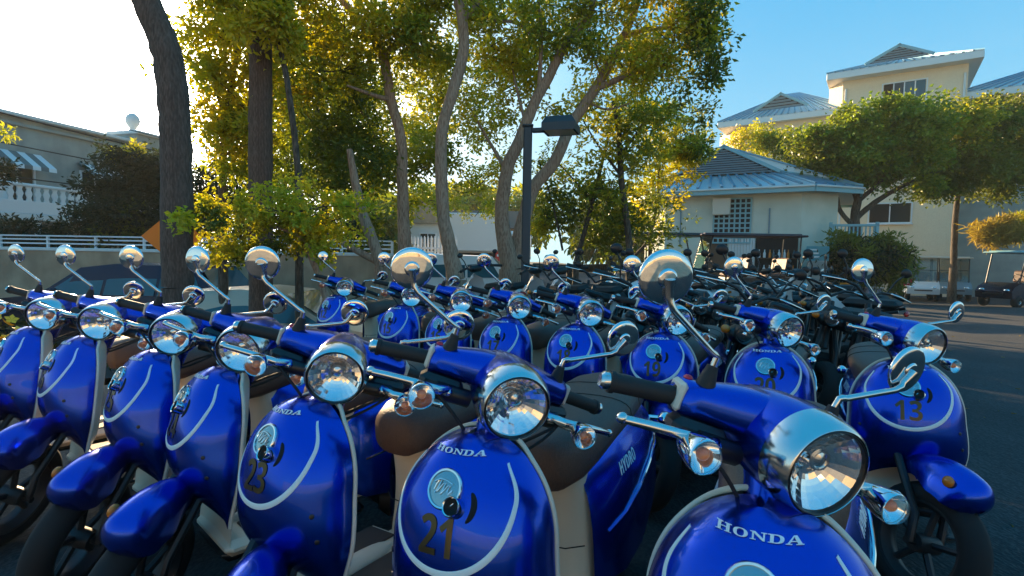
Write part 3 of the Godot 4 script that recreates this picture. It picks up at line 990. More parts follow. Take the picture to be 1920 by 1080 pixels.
# ---------------------------------------------------------------- other vehicles
func make_black_scooter() -> Node3D:
	# small bare scooter with two round lamps side by side and fat tyres
	var o := thing("twin_lamp_scooter", "", "scooter", Vector3.ZERO, Basis(), "black scooters with twin round lamps")
	var a := Vector3(0, cos(0.44), -sin(0.44))
	var rot := Basis(a, 0.5)
	var p0 := Vector3(0, 0, 0.62)
	var S := Transform3D(rot, p0 - rot * p0)
	wheel(o, Vector3(0, 0.215, 0.58), 0.215, 0.115, S, M["black plastic"], 3)
	wheel(o, Vector3(0, 0.215, -0.56), 0.215, 0.125, Transform3D(), M["black plastic"], 3)
	var b := Mb.new()
	for sx in [-1, 1]:
		b.tube([Vector3(0.08 * sx, 0.215, 0.58), Vector3(0.08 * sx, 0.5, 0.45), Vector3(0.03 * sx, 0.74, 0.31)], 0.018, 8)
	b.tube([Vector3(0, 0.5, 0.42), Vector3(0, 0.86, 0.24)], 0.024, 8)
	part("fork", b, M["dark metal"], o, 40.0, S)
	b = Mb.new()
	b.box(Vector3(0, 0.72, 0.42), Vector3(0.30, 0.10, 0.13), 0.035)
	b.box(Vector3(0, 0.80, 0.40), Vector3(0.20, 0.07, 0.07), 0.02)
	part("lamp_housing", b, M["black plastic"], o, 40.0, S)
	for sx in [-1, 1]:
		var tz := Transform3D(Basis(Vector3.RIGHT, PI / 2), Vector3(0.075 * sx, 0.74, 0.47))
		b = Mb.new()
		b.lathe([Vector2(0.05, -0.05), Vector2(0.056, 0.0), Vector2(0.058, 0.03), Vector2(0.055, 0.036), Vector2(0.051, 0.033)], tz, 24)
		var hl := part("headlight", b, M["dark metal"], o, 50.0, S)
		b = Mb.new()
		b.lathe([Vector2(0.052, 0.03), Vector2(0.045, 0.012), Vector2(0.03, -0.004), Vector2(0.014, -0.012), Vector2(0.013, 0.014), Vector2(0.0001, 0.02)], tz, 20)
		part("reflector", b, M["reflector"], hl, 25.0)
		b = Mb.new()
		b.lathe([Vector2(0.052, 0.030), Vector2(0.03, 0.040), Vector2(0.0001, 0.043)], tz, 20)
		part("lens", b, M["clear glass"], hl, 60.0)
		b = Mb.new()
		b.tube([Vector3(0.0, 0.90, 0.20), Vector3(0.10 * sx, 0.97, 0.17), Vector3(0.22 * sx, 0.985, 0.12), Vector3(0.34 * sx, 0.975, 0.08)], 0.011, 8)
		var bar := part("handlebar", b, M["dark metal"], o, 60.0, S)
		b = Mb.new()
		b.tube([Vector3(0.23 * sx, 0.985, 0.117), Vector3(0.345 * sx, 0.975, 0.078)], 0.018, 10)
		part("grip", b, M["rubber"], bar)
		b = Mb.new()
		b.tube([Vector3(0.18 * sx, 0.985, 0.16), Vector3(0.24 * sx, 0.98, 0.19), Vector3(0.36 * sx, 0.965, 0.14)], 0.0075, 6)
		part("brake_lever", b, M["dull chrome"], o, 60.0, S)
		b = Mb.new()
		b.tube([Vector3(0.17 * sx, 0.985, 0.13), Vector3(0.20 * sx, 1.09, 0.13), Vector3(0.25 * sx, 1.15, 0.12)], 0.006, 6)
		b.ball(Vector3(0.26 * sx, 1.17, 0.115), Vector3(0.042, 0.036, 0.014), Basis(), 16, 8)
		part("mirror", b, M["black plastic"], o, 60.0, S)
		b = Mb.new()
		b.ball(Vector3(0.17 * sx, 0.73, 0.43), Vector3(0.026, 0.026, 0.034), Basis(), 14, 8)
		part("turn_signal", b, M["amber lens"], o, 60.0, S)
		b = Mb.new()
		b.tube([Vector3(0.10 * sx, 0.27, 0.26), Vector3(0.13 * sx, 0.27, -0.10), Vector3(0.13 * sx, 0.58, -0.24), Vector3(0.13 * sx, 0.66, -0.62)], 0.018, 8)
		b.tube([Vector3(0.04 * sx, 0.64, 0.30), Vector3(0.09 * sx, 0.34, 0.26), Vector3(0.10 * sx, 0.27, 0.22)], 0.018, 8)
		part("frame", b, M["black plastic"], o, 60.0)
	b = Mb.new()
	b.box(Vector3(0, 0.275, 0.09), Vector3(0.30, 0.035, 0.34), 0.012)
	part("floorboard", b, M["black plastic"], o)
	b = Mb.new()
	b.box(Vector3(0, 0.715, -0.33), Vector3(0.25, 0.10, 0.56), 0.045)
	part("seat", b, M["rubber"], o)
	b = Mb.new()
	b.box(Vector3(0.02, 0.27, -0.42), Vector3(0.22, 0.20, 0.40), 0.05)
	part("engine", b, M["dark metal"], o)
	b = Mb.new()
	b.ball(Vector3(0, 0.62, -0.66), Vector3(0.06, 0.03, 0.025), Basis(), 14, 8)
	part("tail_light", b, M["red lens"], o)
	return o

func make_white_scooter() -> Node3D:
	# sporty moped: white angular fairings over black, long black seat
	var o := thing("white_moped", "", "moped", Vector3.ZERO, Basis(), "white and black mopeds behind the blue scooters")
	wheel(o, Vector3(0, 0.24, 0.62), 0.24, 0.085, Transform3D(), M["dull chrome"])
	wheel(o, Vector3(0, 0.24, -0.62), 0.24, 0.095, Transform3D(), M["dull chrome"])
	var b := Mb.new()
	var rows := []
	for q in [[0.36, 0.10, 0.50, 0.58], [0.46, 0.17, 0.44, 0.60], [0.62, 0.20, 0.36, 0.56], [0.78, 0.17, 0.30, 0.46], [0.90, 0.11, 0.26, 0.36], [0.93, 0.05, 0.25, 0.31]]:
		var row := PackedVector3Array()
		for j in 13:
			var u := j / 12.0 * 2 - 1
			row.append(Vector3(q[1] * u, q[0] - 0.05 * absf(u), lerpf(q[3], q[2], pow(absf(u), 1.4))))
		rows.append(row)
	b.grid(rows)
	part("front_fairing", b, M["white paint"], o, 30.0)
	b = Mb.new()
	b.ball(Vector3(0, 0.74, 0.50), Vector3(0.085, 0.05, 0.035), Basis(Vector3.RIGHT, -0.4), 18, 8)
	part("headlight", b, M["reflector"], o)
	b = Mb.new()
	for sx in [-1, 1]:
		b.tube([Vector3(0.06 * sx, 0.24, 0.62), Vector3(0.05 * sx, 0.60, 0.45)], 0.016, 8)
	part("fork", b, M["dark metal"], o)
	b = Mb.new()
	rows = []
	for q in [[-0.70, 0.03, 0.66, 0.74], [-0.66, 0.09, 0.56, 0.76], [-0.45, 0.15, 0.44, 0.74], [-0.20, 0.16, 0.40, 0.68], [-0.05, 0.12, 0.42, 0.60]]:
		rows.append(arch_row(q[0], q[1], q[3], q[2], 14, 2.6))
	b.grid(rows)
	part("tail_fairing", b, M["white paint"], o, 30.0)
	b = Mb.new()
	b.box(Vector3(0, 0.78, -0.36), Vector3(0.24, 0.09, 0.66), 0.04, Basis(Vector3.RIGHT, 0.06))
	part("seat", b, M["rubber"], o)
	b = Mb.new()
	b.box(Vector3(0, 0.33, 0.16), Vector3(0.28, 0.07, 0.52), 0.03)
	b.box(Vector3(0.02, 0.32, -0.42), Vector3(0.24, 0.20, 0.44), 0.05)
	part("engine_and_floor", b, M["black plastic"], o)
	b = Mb.new()
	b.tube([Vector3(-0.34, 1.0, 0.12), Vector3(-0.2, 1.02, 0.2), Vector3(0, 0.99, 0.24), Vector3(0.2, 1.02, 0.2), Vector3(0.34, 1.0, 0.12)], 0.013, 8)
	part("handlebar", b, M["dark metal"], o, 60.0)
	b = Mb.new()
	b.box(Vector3(0, 1.0, 0.26), Vector3(0.22, 0.10, 0.12), 0.04)
	part("instrument_cowl", b, M["black plastic"], o)
	for sx in [-1, 1]:
		b = Mb.new()
		b.tube([Vector3(0.22 * sx, 1.02, 0.19), Vector3(0.36 * sx, 1.0, 0.10)], 0.019, 10)
		part("grip", b, M["rubber"], o)
		b = Mb.new()
		b.tube([Vector3(0.18 * sx, 1.02, 0.2), Vector3(0.22 * sx, 1.12, 0.2), Vector3(0.28 * sx, 1.18, 0.18)], 0.007, 6)
		b.ball(Vector3(0.30 * sx, 1.21, 0.17), Vector3(0.046, 0.032, 0.016), Basis(), 16, 8)
		part("mirror", b, M["black plastic"], o, 60.0)
		b = Mb.new()
		b.tube([Vector3(0.19 * sx, 1.01, 0.22), Vector3(0.35 * sx, 0.99, 0.17)], 0.007, 6)
		part("brake_lever", b, M["dull chrome"], o)
		b = Mb.new()
		b.ball(Vector3(0.13 * sx, 0.66, -0.64), Vector3(0.03, 0.022, 0.03), Basis(), 12, 6)
		part("turn_signal", b, M["amber lens"], o)
	b = Mb.new()
	b.ball(Vector3(0, 0.69, -0.70), Vector3(0.08, 0.035, 0.025), Basis(), 14, 8)
	part("tail_light", b, M["red lens"], o)
	b = Mb.new()
	b.box(Vector3(0, 0.46, -0.76), Vector3(0.15, 0.18, 0.012), 0.004, Basis(Vector3.RIGHT, -0.3))
	part("number_plate", b, M["white paint"], o)
	return o

func make_cart(label: String, pos: Vector3, turn: float, body: Material, roof: Material, long := false, group := "golf carts by the buildings", shield := true) -> Node3D:
	# own axes: +z forward, wheels on the ground
	var o := thing("golf_cart", label, "golf cart", pos, Basis(Vector3.UP, deg_to_rad(turn)), group)
	var back := -1.15 if not long else -2.0
	var b := Mb.new()
	b.prism(PackedVector2Array([Vector2(1.15, 0.32), Vector2(1.18, 0.55), Vector2(1.05, 0.72), Vector2(0.72, 0.86), Vector2(0.62, 0.84), Vector2(0.58, 0.40), Vector2(0.0, 0.38), Vector2(-0.05, 0.66), Vector2(back, 0.70), Vector2(back - 0.03, 0.34)]), 1.12, Transform3D(Basis(Vector3(0, 0, 1), Vector3(0, 1, 0), Vector3(-1, 0, 0)), Vector3(0.56, 0, 0)))
	part("body", b, body, o, 30.0)
	b = Mb.new()
	b.box(Vector3(0, 1.88, (back + 0.75) / 2), Vector3(1.22, 0.06, 0.75 - back + 0.25), 0.028)
	b.box(Vector3(0, 1.92, (back + 0.75) / 2), Vector3(1.0, 0.05, 0.75 - back), 0.024)
	part("roof", b, roof, o)
	for sx in [-1, 1]:
		b = Mb.new()
		b.tube([Vector3(0.50 * sx, 0.80, 0.78), Vector3(0.52 * sx, 1.87, 0.52)], 0.022, 8)
		part("front_post", b, M["dark metal"], o)
		b = Mb.new()
		b.tube([Vector3(0.52 * sx, 0.66, back + 0.1), Vector3(0.52 * sx, 1.87, back + 0.05)], 0.022, 8)
		part("rear_post", b, M["dark metal"], o)
		for z in [0.82, back + 0.32]:
			var w := Node3D.new()
			wheel(o, Vector3(0.50 * sx, 0.225, z), 0.225, 0.19, Transform3D(), M["dull chrome"], 0)
			w.free()
		b = Mb.new()
		b.ball(Vector3(0.38 * sx, 0.60, 1.13), Vector3(0.09, 0.055, 0.05), Basis(), 14, 8)
		part("headlight", b, M["reflector"], o)
	b = Mb.new()
	b.box(Vector3(0, 0.48, 1.18), Vector3(0.62, 0.05, 0.04), 0.01)
	part("grille", b, M["black plastic"], o)
	if shield:
		b = Mb.new()
		b.box(Vector3(0, 1.34, 0.655), Vector3(0.98, 1.02, 0.008), 0.0, Basis(Vector3.RIGHT, -0.235))
		part("windshield", b, M["window glass"], o)
		b = Mb.new()
		b.box(Vector3(0, 1.34, 0.665), Vector3(1.0, 0.03, 0.02), 0.006, Basis(Vector3.RIGHT, -0.235))
		part("windshield_bar", b, M["black plastic"], o)
	for z in ([-0.28] if not long else [-0.28, -1.35]):
		b = Mb.new()
		b.box(Vector3(0, 0.74, z), Vector3(1.0, 0.12, 0.5), 0.05)
		part("seat", b, M["brown seat"], o)
		b = Mb.new()
		b.box(Vector3(0, 1.05, z - 0.28), Vector3(1.0, 0.42, 0.10), 0.045, Basis(Vector3.RIGHT, -0.15))
		part("backrest", b, M["brown seat"], o)
	b = Mb.new()
	var ring := []
	for k in 17: ring.append(Vector3(0.25, 1.0, 0.36) + Basis(Vector3.RIGHT, -0.9) * Vector3(cos(TAU * k / 16) * 0.17, 0, sin(TAU * k / 16) * 0.17))
	b.tube(ring, 0.013, 6, false)
	b.tube([Vector3(0.25, 1.0, 0.36), Vector3(0.25, 0.7, 0.6)], 0.02, 6)
	part("steering_wheel", b, M["black plastic"], o, 60.0)
	return o

func make_car(called: String, label: String, category: String, pos: Vector3, turn: float, paint: Material, profile: PackedVector2Array, glass: PackedVector2Array, width: float, axles: Array, wr: float, group := "cars on the street below the lot") -> Node3D:
	# own axes: +z forward; profile is (z, y) from the side
	var o := thing(called, label, category, pos, Basis(Vector3.UP, deg_to_rad(turn)), group)
	var belt := 1e9
	for q in glass: belt = minf(belt, q.y)
	var top := 0.0
	for q in profile: top = maxf(top, q.y)
	var narrow := func(y: float) -> float:
		var lower := width / 2 * (1.0 - 0.05 * smoothstep(0.55, 0.1, y / top))
		return lower - 0.19 * width / 1.75 * smoothstep(belt - 0.02, top, y) - 0.02
	var b := Mb.new()
	var n := profile.size()
	var idx := Geometry2D.triangulate_polygon(profile)
	for sx in [-1, 1]:
		for k in range(0, idx.size(), 3):
			var p := []
			for m in 3:
				var q := profile[idx[k + m]]
				p.append(Vector3(sx * narrow.call(q.y), q.y, q.x))
			var nn: Vector3 = (p[2] - p[0]).cross(p[1] - p[0])
			if nn.x * sx < 0: p = [p[0], p[2], p[1]]
			b.tri(p[0], p[1], p[2])
	for k in n:
		var q := profile[k]
		var r := profile[(k + 1) % n]
		var steps := 6
		for s in steps:
			var f0 := s / float(steps) * 2 - 1
			var f1 := (s + 1) / float(steps) * 2 - 1
			var crown := func(f: float) -> float: return 0.02 * (1 - f * f)
			var a0 := Vector3(narrow.call(q.y) * f0, q.y + crown.call(f0), q.x)
			var a1 := Vector3(narrow.call(q.y) * f1, q.y + crown.call(f1), q.x)
			var b0 := Vector3(narrow.call(r.y) * f0, r.y + crown.call(f0), r.x)
			var b1 := Vector3(narrow.call(r.y) * f1, r.y + crown.call(f1), r.x)
			b.quad(a0, a1, b1, b0)
	var body := part("body", b, paint, o, 35.0)
	# side windows: outline split at the pillars
	for sx in [-1, 1]:
		var lo: float = glass[0].x
		var hi: float = glass[0].x
		for q in glass:
			lo = minf(lo, q.x); hi = maxf(hi, q.x)
		var cuts := [lo - 0.1, lerpf(lo, hi, 0.30), lerpf(lo, hi, 0.64), hi + 0.1]
		for k in 3:
			var slot := PackedVector2Array([Vector2(cuts[k] + 0.03, 0), Vector2(cuts[k + 1] - 0.03, 0), Vector2(cuts[k + 1] - 0.03, 3), Vector2(cuts[k] + 0.03, 3)])
			var hit := Geometry2D.intersect_polygons(glass, slot)
			if hit.is_empty(): continue
			b = Mb.new()
			var poly: PackedVector2Array = hit[0]
			var tr := Geometry2D.triangulate_polygon(poly)
			for m in range(0, tr.size(), 3):
				var p := []
				for j in 3:
					var q := poly[tr[m + j]]
					p.append(Vector3(sx * (narrow.call(q.y) + 0.006), q.y, q.x))
				var nn: Vector3 = (p[2] - p[0]).cross(p[1] - p[0])
				if nn.x * sx < 0: p = [p[0], p[2], p[1]]
				b.tri(p[0], p[1], p[2])
			part("side_window", b, M["teal pane"], o, 0.0)
		for k in 2:
			b = Mb.new()
			var z := lerpf(lo, hi, [0.36, 0.70][k])
			b.box(Vector3(sx * (width / 2 - 0.018), belt - 0.16, z), Vector3(0.03, 0.03, 0.16), 0.012)
			part("door_handle", b, M["dull chrome"], body)
			b = Mb.new()
			var z2 := lerpf(lo, hi, [0.30, 0.64][k])
			b.box(Vector3(sx * (width / 2 - 0.024), belt - 0.32, z2), Vector3(0.012, 0.60, 0.010))
			part("door_gap", b, M["hole black"], body)
		b = Mb.new()
		b.box(Vector3(sx * (width / 2 + 0.08), belt + 0.06, hi - 0.25), Vector3(0.16, 0.13, 0.08), 0.035)
		part("wing_mirror", b, paint, o)
		for z in axles:
			wheel(o, Vector3(sx * (width / 2 - 0.11), wr, z), wr, 0.21, Transform3D(), M["dull chrome"], 5)
	# windscreen and rear window: the sloping runs between belt and roof
	for k in n:
		var q := profile[k]
		var r := profile[(k + 1) % n]
		if minf(q.y, r.y) >= belt - 0.08 and absf(q.y - r.y) > 0.2:
			b = Mb.new()
			var q2 := q.lerp(r, 0.07)
			var r2 := q.lerp(r, 0.93)
			var nrm := Vector3(0, r.x - q.x, -(r.y - q.y)).normalized()
			if nrm.y < 0: nrm = -nrm
			nrm *= 0.03
			var wq: float = narrow.call(q2.y) * 0.9
			var wr2: float = narrow.call(r2.y) * 0.9
			b.quad(Vector3(-wq, q2.y, q2.x) + nrm, Vector3(wq, q2.y, q2.x) + nrm, Vector3(wr2, r2.y, r2.x) + nrm, Vector3(-wr2, r2.y, r2.x) + nrm)
			part("windscreen", b, M["teal pane"], o, 0.0)
	return o

# ---------------------------------------------------------------- plants
var leaf_meshes := {}

# a sprig: folded pointed leaves set round a short twig
func sprig(kind: String, leaves: int, length: float, width: float, spread: float, seed_: int) -> ArrayMesh:
	var key := "%s%d" % [kind, seed_]
	if leaf_meshes.has(key): return leaf_meshes[key]
	var r := RandomNumberGenerator.new()
	r.seed = seed_
	var v := PackedVector3Array()
	var n := PackedVector3Array()
	for k in leaves:
		var d := Vector3(r.randfn(), r.randfn() + 0.25, r.randfn()).normalized()
		var base := d * spread * r.randf_range(0.15, 0.8) + Vector3(r.randfn(), r.randfn(), r.randfn()) * spread * 0.25
		var dir := (d + Vector3(r.randfn(), r.randfn() - 0.35, r.randfn()) * 0.55).normalized()
		var side := dir.cross(Vector3(r.randfn(), r.randfn(), r.randfn())).normalized()
		var nor := side.cross(dir).normalized()
		var l := length * r.randf_range(0.7, 1.2)
		var w := width * r.randf_range(0.75, 1.15)
		var tip := base + dir * l - nor * l * 0.18
		var mid := base + dir * l * 0.5
		var a := mid + side * w * 0.5 + nor * w * 0.16
		var b := mid - side * w * 0.5 + nor * w * 0.16
		for q in [[base, a, tip], [base, tip, b]]:
			var nn: Vector3 = (q[2] - q[0]).cross(q[1] - q[0]).normalized()
			for p in q:
				v.append(p); n.append(nn)
	var arr := []
	arr.resize(Mesh.ARRAY_MAX)
	arr[Mesh.ARRAY_VERTEX] = v
	arr[Mesh.ARRAY_NORMAL] = n
	var m := ArrayMesh.new()
	m.add_surface_from_arrays(Mesh.PRIMITIVE_TRIANGLES, arr)
	leaf_meshes[key] = m
	return m

# blobs: [centre, radii, sprig count, tone]; tone picks the leaf colour range
func crown(parent: Node3D, called: String, blobs: Array, leaf: ArrayMesh, m: Material, tones: Dictionary, size := 1.0) -> MultiMeshInstance3D:
	var places: Array[Transform3D] = []
	var tw := Mb.new()
	var cols: Array[Color] = []
	var nz := FastNoiseLite.new()
	nz.seed = 5
	nz.frequency = 0.9
	for bl in blobs:
		var c: Vector3 = bl[0]
		var r: Vector3 = bl[1]
		var tone: Array = tones[bl[3]]
		# sprigs grow in clumps, which leave gaps between them
		var left := int(bl[2])
		var rm := minf(r.x, minf(r.y, r.z))
		while left > 0:
			var d := Vector3(rng.randfn(), rng.randfn(), rng.randfn()).normalized()
			var k := pow(rng.randf(), 0.38)
			k *= 1.0 + 0.42 * nz.get_noise_3d(d.x * 2.2 + c.x, d.y * 2.2 + c.y, d.z * 2.2)
			var q := c + d * r * k
			var many := mini(left, rng.randi_range(5, 14))
			left -= many
			if called == "crown" and rng.randf() < 0.4:
				var s0 := c + (q - c) * rng.randf_range(0.0, 0.35) + Vector3(0, -rm * 0.25, 0)
				var md := s0.lerp(q, 0.55) + Vector3(rng.randfn(), rng.randfn(), rng.randfn()) * rm * 0.08
				tw.tube([s0, md, q, q + (q - md) * 0.35], [0.011 * size, 0.008 * size, 0.005 * size, 0.002 * size], 4, false)
			var sz := minf(rm * 0.28, 0.32 * size) * rng.randf_range(0.7, 1.2)
			var shade := clampf(0.5 + rng.randfn() * 0.3, 0, 1)
			for i in many:
				var p := q + Vector3(rng.randfn(), rng.randfn() * 0.6, rng.randfn()) * sz
				var b := Basis(Vector3.UP, rng.randf() * TAU) * Basis(Vector3.RIGHT, rng.randf_range(-0.9, 0.9))
				places.append(Transform3D(b.scaled(Vector3.ONE * size * rng.randf_range(0.75, 1.25)), p))
				cols.append((tone[0] as Color).lerp(tone[1], clampf(shade + rng.randfn() * 0.25, 0, 1)))
	if tw.t.size():
		var t := part("twigs", tw, M["dark bark"], parent, 80.0)
		t.set_meta("kind", "stuff")
	var mm := MultiMesh.new()
	mm.transform_format = MultiMesh.TRANSFORM_3D
	mm.use_colors = true
	mm.mesh = leaf
	mm.instance_count = places.size()
	for i in places.size():
		mm.set_instance_transform(i, places[i])
		mm.set_instance_color(i, cols[i])
	var o := MultiMeshInstance3D.new()
	o.name = called
	o.multimesh = mm
	o.material_override = m
	parent.add_child(o, true)
	o.set_meta("kind", "stuff")
	return o

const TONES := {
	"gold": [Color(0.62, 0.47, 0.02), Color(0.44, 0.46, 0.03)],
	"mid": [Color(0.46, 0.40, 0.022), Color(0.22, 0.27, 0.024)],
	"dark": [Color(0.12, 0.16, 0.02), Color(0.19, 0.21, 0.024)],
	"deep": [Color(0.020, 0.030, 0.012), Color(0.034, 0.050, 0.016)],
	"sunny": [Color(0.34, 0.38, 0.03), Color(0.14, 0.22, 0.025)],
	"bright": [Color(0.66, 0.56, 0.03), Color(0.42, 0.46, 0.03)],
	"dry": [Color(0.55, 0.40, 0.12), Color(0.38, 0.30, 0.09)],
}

# limb: list of [px, py, depth, radius]
func limb(b: Mb, pts: Array, sides := 10, thick := 0.86) -> void:
	var path := []
	var rad := []
	var raw := []
	for p in pts: raw.append([at(p[0], p[1], p[2]), float(p[3]) * thick])
	for i in raw.size() - 1:
		var p0: Vector3 = raw[maxi(i - 1, 0)][0]
		var p1: Vector3 = raw[i][0]
		var p2: Vector3 = raw[i + 1][0]
		var p3: Vector3 = raw[mini(i + 2, raw.size() - 1)][0]
		for s in 5:
			var f := s / 5.0
			path.append(p1.cubic_interpolate(p2, p0, p3, f) + Vector3(rng.randfn(), 0, rng.randfn()) * raw[i][1] * 0.025)
			rad.append(lerpf(raw[i][1], raw[i + 1][1], f) * (1.0 + 0.02 * rng.randfn()))
	path.append(raw[-1][0]); rad.append(raw[-1][1])
	b.tube(path, rad, sides)

func tree(called: String, label: String, category: String, bark: Material, limbs: Array, blobs: Array, leaf: ArrayMesh, leaf_mat: Material, group := "", size := 1.0) -> Node3D:
	var first: Array = limbs[0][0]
	var base := grounded(at(first[0], first[1], first[2]))
	var o := thing(called, label, category, base, Basis(), group)
	for i in limbs.size():
		var b := Mb.new()
		b.x = Transform3D(Basis(), -base)
		limb(b, limbs[i], 12 if i == 0 else 8, 1.0 if called == "palm_tree" else 0.86)
		if i == 0:
			var p := at(first[0], first[1], first[2])
			b.tube([grounded(p) + Vector3(0, -0.15, 0), p.lerp(grounded(p), 0.5), p], [float(first[3]) * 1.3, float(first[3]) * 1.05, float(first[3])], 12)
		part("trunk" if i == 0 else "branch", b, bark, o, 60.0)
	var world := []
	for q in blobs:
		# [px, py, depth, rx px, ry px, sprigs per square metre, tone]
		var c := at(q[0], q[1], q[2])
		var k: float = q[2] / FOC
		world.append([c - base, Vector3(q[3] * k, q[4] * k, minf(q[3], q[4]) * k * 1.1), 1.7 * PI * q[3] * q[4] * k * k * q[5] / (size * size), q[6]])
	if world.size(): crown(o, "crown", world, leaf, leaf_mat, TONES, size)
	return o

# ---------------------------------------------------------------- buildings
func slab(called: String, c: Vector3, s: Vector3, m: Material, parent: Node, bevel := 0.0, b := Basis()) -> MeshInstance3D:
	var k := Mb.new()
	k.box(c, s, bevel, b)
	return part(called, k, m, parent)

# a roof slope of standing-seam sheets: a, b the lower edge, c, d the upper one
func seam_roof(parent: Node, a: Vector3, b: Vector3, c: Vector3, d: Vector3, count: int, m: Material) -> void:
	var n := (b - a).cross(d - a).normalized()
	if n.y < 0: n = -n
	var under := Mb.new()
	var t := n * 0.05
	under.quad(a - t, b - t, c - t, d - t)
	var slope := part("roof_slope", under, M["white trim"], parent, 0.0)
	for k in count:
		var f0 := float(k) / count
		var f1 := float(k + 1) / count
		var p := [a.lerp(b, f0), a.lerp(b, f1), d.lerp(c, f1), d.lerp(c, f0)]
		var tilt := n * rng.randf_range(-0.006, 0.006)
		var w := Mb.new()
		w.quad(p[0] + tilt, p[1] - tilt, p[2] - tilt, p[3] + tilt)
		w.quad(p[0] + tilt, p[0] + tilt - t * 0.8, p[1] - tilt - t * 0.8, p[1] - tilt)
		part("roof_panel", w, m, slope, 0.0)
		# raised seam along the first edge
		w = Mb.new()
		var along: Vector3 = (p[1] - p[0]).normalized() * minf(0.045, (p[1] - p[0]).length() * 0.11)
		var up := n * 0.06
		var s0: Vector3 = p[0] + n * 0.002
		var s3: Vector3 = p[3] + n * 0.002
		w.quad(s0 - along, s3 - along, s3 - along + up, s0 - along + up)
		w.quad(s0 + along, s0 + along + up, s3 + along + up, s3 + along)
		w.quad(s0 - along + up, s3 - along + up, s3 + along + up, s0 + along + up)
		w.quad(s0 - along, s0 - along + up, s0 + along + up, s0 + along)
		part("roof_seam", w, M["seam blue"], slope, 0.0)

func gablet(parent: Node, c: Vector3, half: float, rise: float, slats: int, depth := 0.06) -> void:
	# louvred triangle facing +z with its trim
	var b := Mb.new()
	b.prism(PackedVector2Array([Vector2(-half, 0), Vector2(half, 0), Vector2(0, rise)]), 0.03, Transform3D(Basis(), c - Vector3(0, 0, 0.05)))
	var g := part("gable_vent", b, M["hole black"], parent, 0.0)
	for k in slats:
		var y := rise * (k + 0.35) / (slats + 0.4)
		var w := half * 2 * (1 - y / rise) - 0.06
		if w < 0.05: continue
		slab("slat", c + Vector3(0, y, 0.02), Vector3(w, rise / slats * 0.62, 0.02), M["louver grey"], g, 0.0, Basis(Vector3.RIGHT, 0.55))
	for sx in [-1, 1]:
		var l := Vector2(half, rise).length() + 0.25
		var an := atan2(rise, half)
		slab("gable_trim", c + Vector3(sx * half * 0.54, rise * 0.5 + 0.04, depth), Vector3(l, 0.13, 0.09), M["teal trim"], g, 0.01, Basis(Vector3.BACK, -sx * an))

func window_at(parent: Node, c: Vector3, w: float, h: float, panes: int, frame: Material, pane: Array) -> void:
	var b := Mb.new()
	for sx in [-1, 1]: b.box(c + Vector3(sx * (w / 2 + 0.03), 0, 0.015), Vector3(0.06, h + 0.12, 0.07), 0.006)
	for sy in [-1, 1]: b.box(c + Vector3(0, sy * (h / 2 + 0.03), 0.012), Vector3(w - 0.004, 0.06, 0.07), 0.006)
	var f := part("window", b, frame, parent)
	for k in panes:
		var x := -w / 2 + w * (k + 0.5) / panes
		slab("pane", c + Vector3(x, 0, -0.01), Vector3(w / panes - 0.05, h, 0.02), pane[k % pane.size()], f)
		if k > 0: slab("mullion", c + Vector3(-w / 2 + w * k / panes, 0, 0.008), Vector3(0.048, h - 0.004, 0.05), frame, f)
	slab("sill", c + Vector3(0, -h / 2 - 0.09, 0.05), Vector3(w + 0.2, 0.06, 0.14), frame, f, 0.01)

func hip_roof(o: Node3D, x0: float, x1: float, z0: float, z1: float, eave: float, rise: float, over: float, counts: Array, m: Material) -> void:
	# z0 is the front; ridge along x
	var a := Vector3(x0 - over, eave, z0 + over)
	var b := Vector3(x1 + over, eave, z0 + over)
	var c := Vector3(x1 + over, eave, z1 - over)
	var d := Vector3(x0 - over, eave, z1 - over)
	var half := (z0 - z1) / 2 + over
	var inset := minf(half, (x1 - x0) / 2 + over - 0.4)
	var r0 := Vector3(x0 - over + inset, eave + rise, (z0 + z1) / 2)
	var r1 := Vector3(x1 + over - inset, eave + rise, (z0 + z1) / 2)
	seam_roof(o, a, b, r1, r0, counts[0], m)
	seam_roof(o, b, c, r1, r1 + Vector3(0, 0, 0.001), counts[1], m)
	seam_roof(o, c, d, r0, r1, counts[2], m)
	seam_roof(o, d, a, r0 + Vector3(0, 0, 0.001), r0, counts[3], m)
	var f := Mb.new()
	f.box((a + b) / 2 + Vector3(0, -0.19, 0), Vector3(b.x - a.x, 0.30, 0.05), 0.008)
	f.box((d + c) / 2 + Vector3(0, -0.19, 0), Vector3(b.x - a.x, 0.30, 0.05), 0.008)
	f.box((a + d) / 2 + Vector3(0, -0.19, 0), Vector3(0.05, 0.30, a.z - d.z - 0.06), 0.008)
	f.box((b + c) / 2 + Vector3(0, -0.19, 0), Vector3(0.05, 0.30, a.z - d.z - 0.06), 0.008)
	part("fascia", f, M["white trim"], o)
	slab("soffit", Vector3((a.x + b.x) / 2, eave - 0.30, (a.z + d.z) / 2), Vector3(b.x - a.x - 0.06, 0.04, a.z - d.z - 0.06), M["white trim"], o)

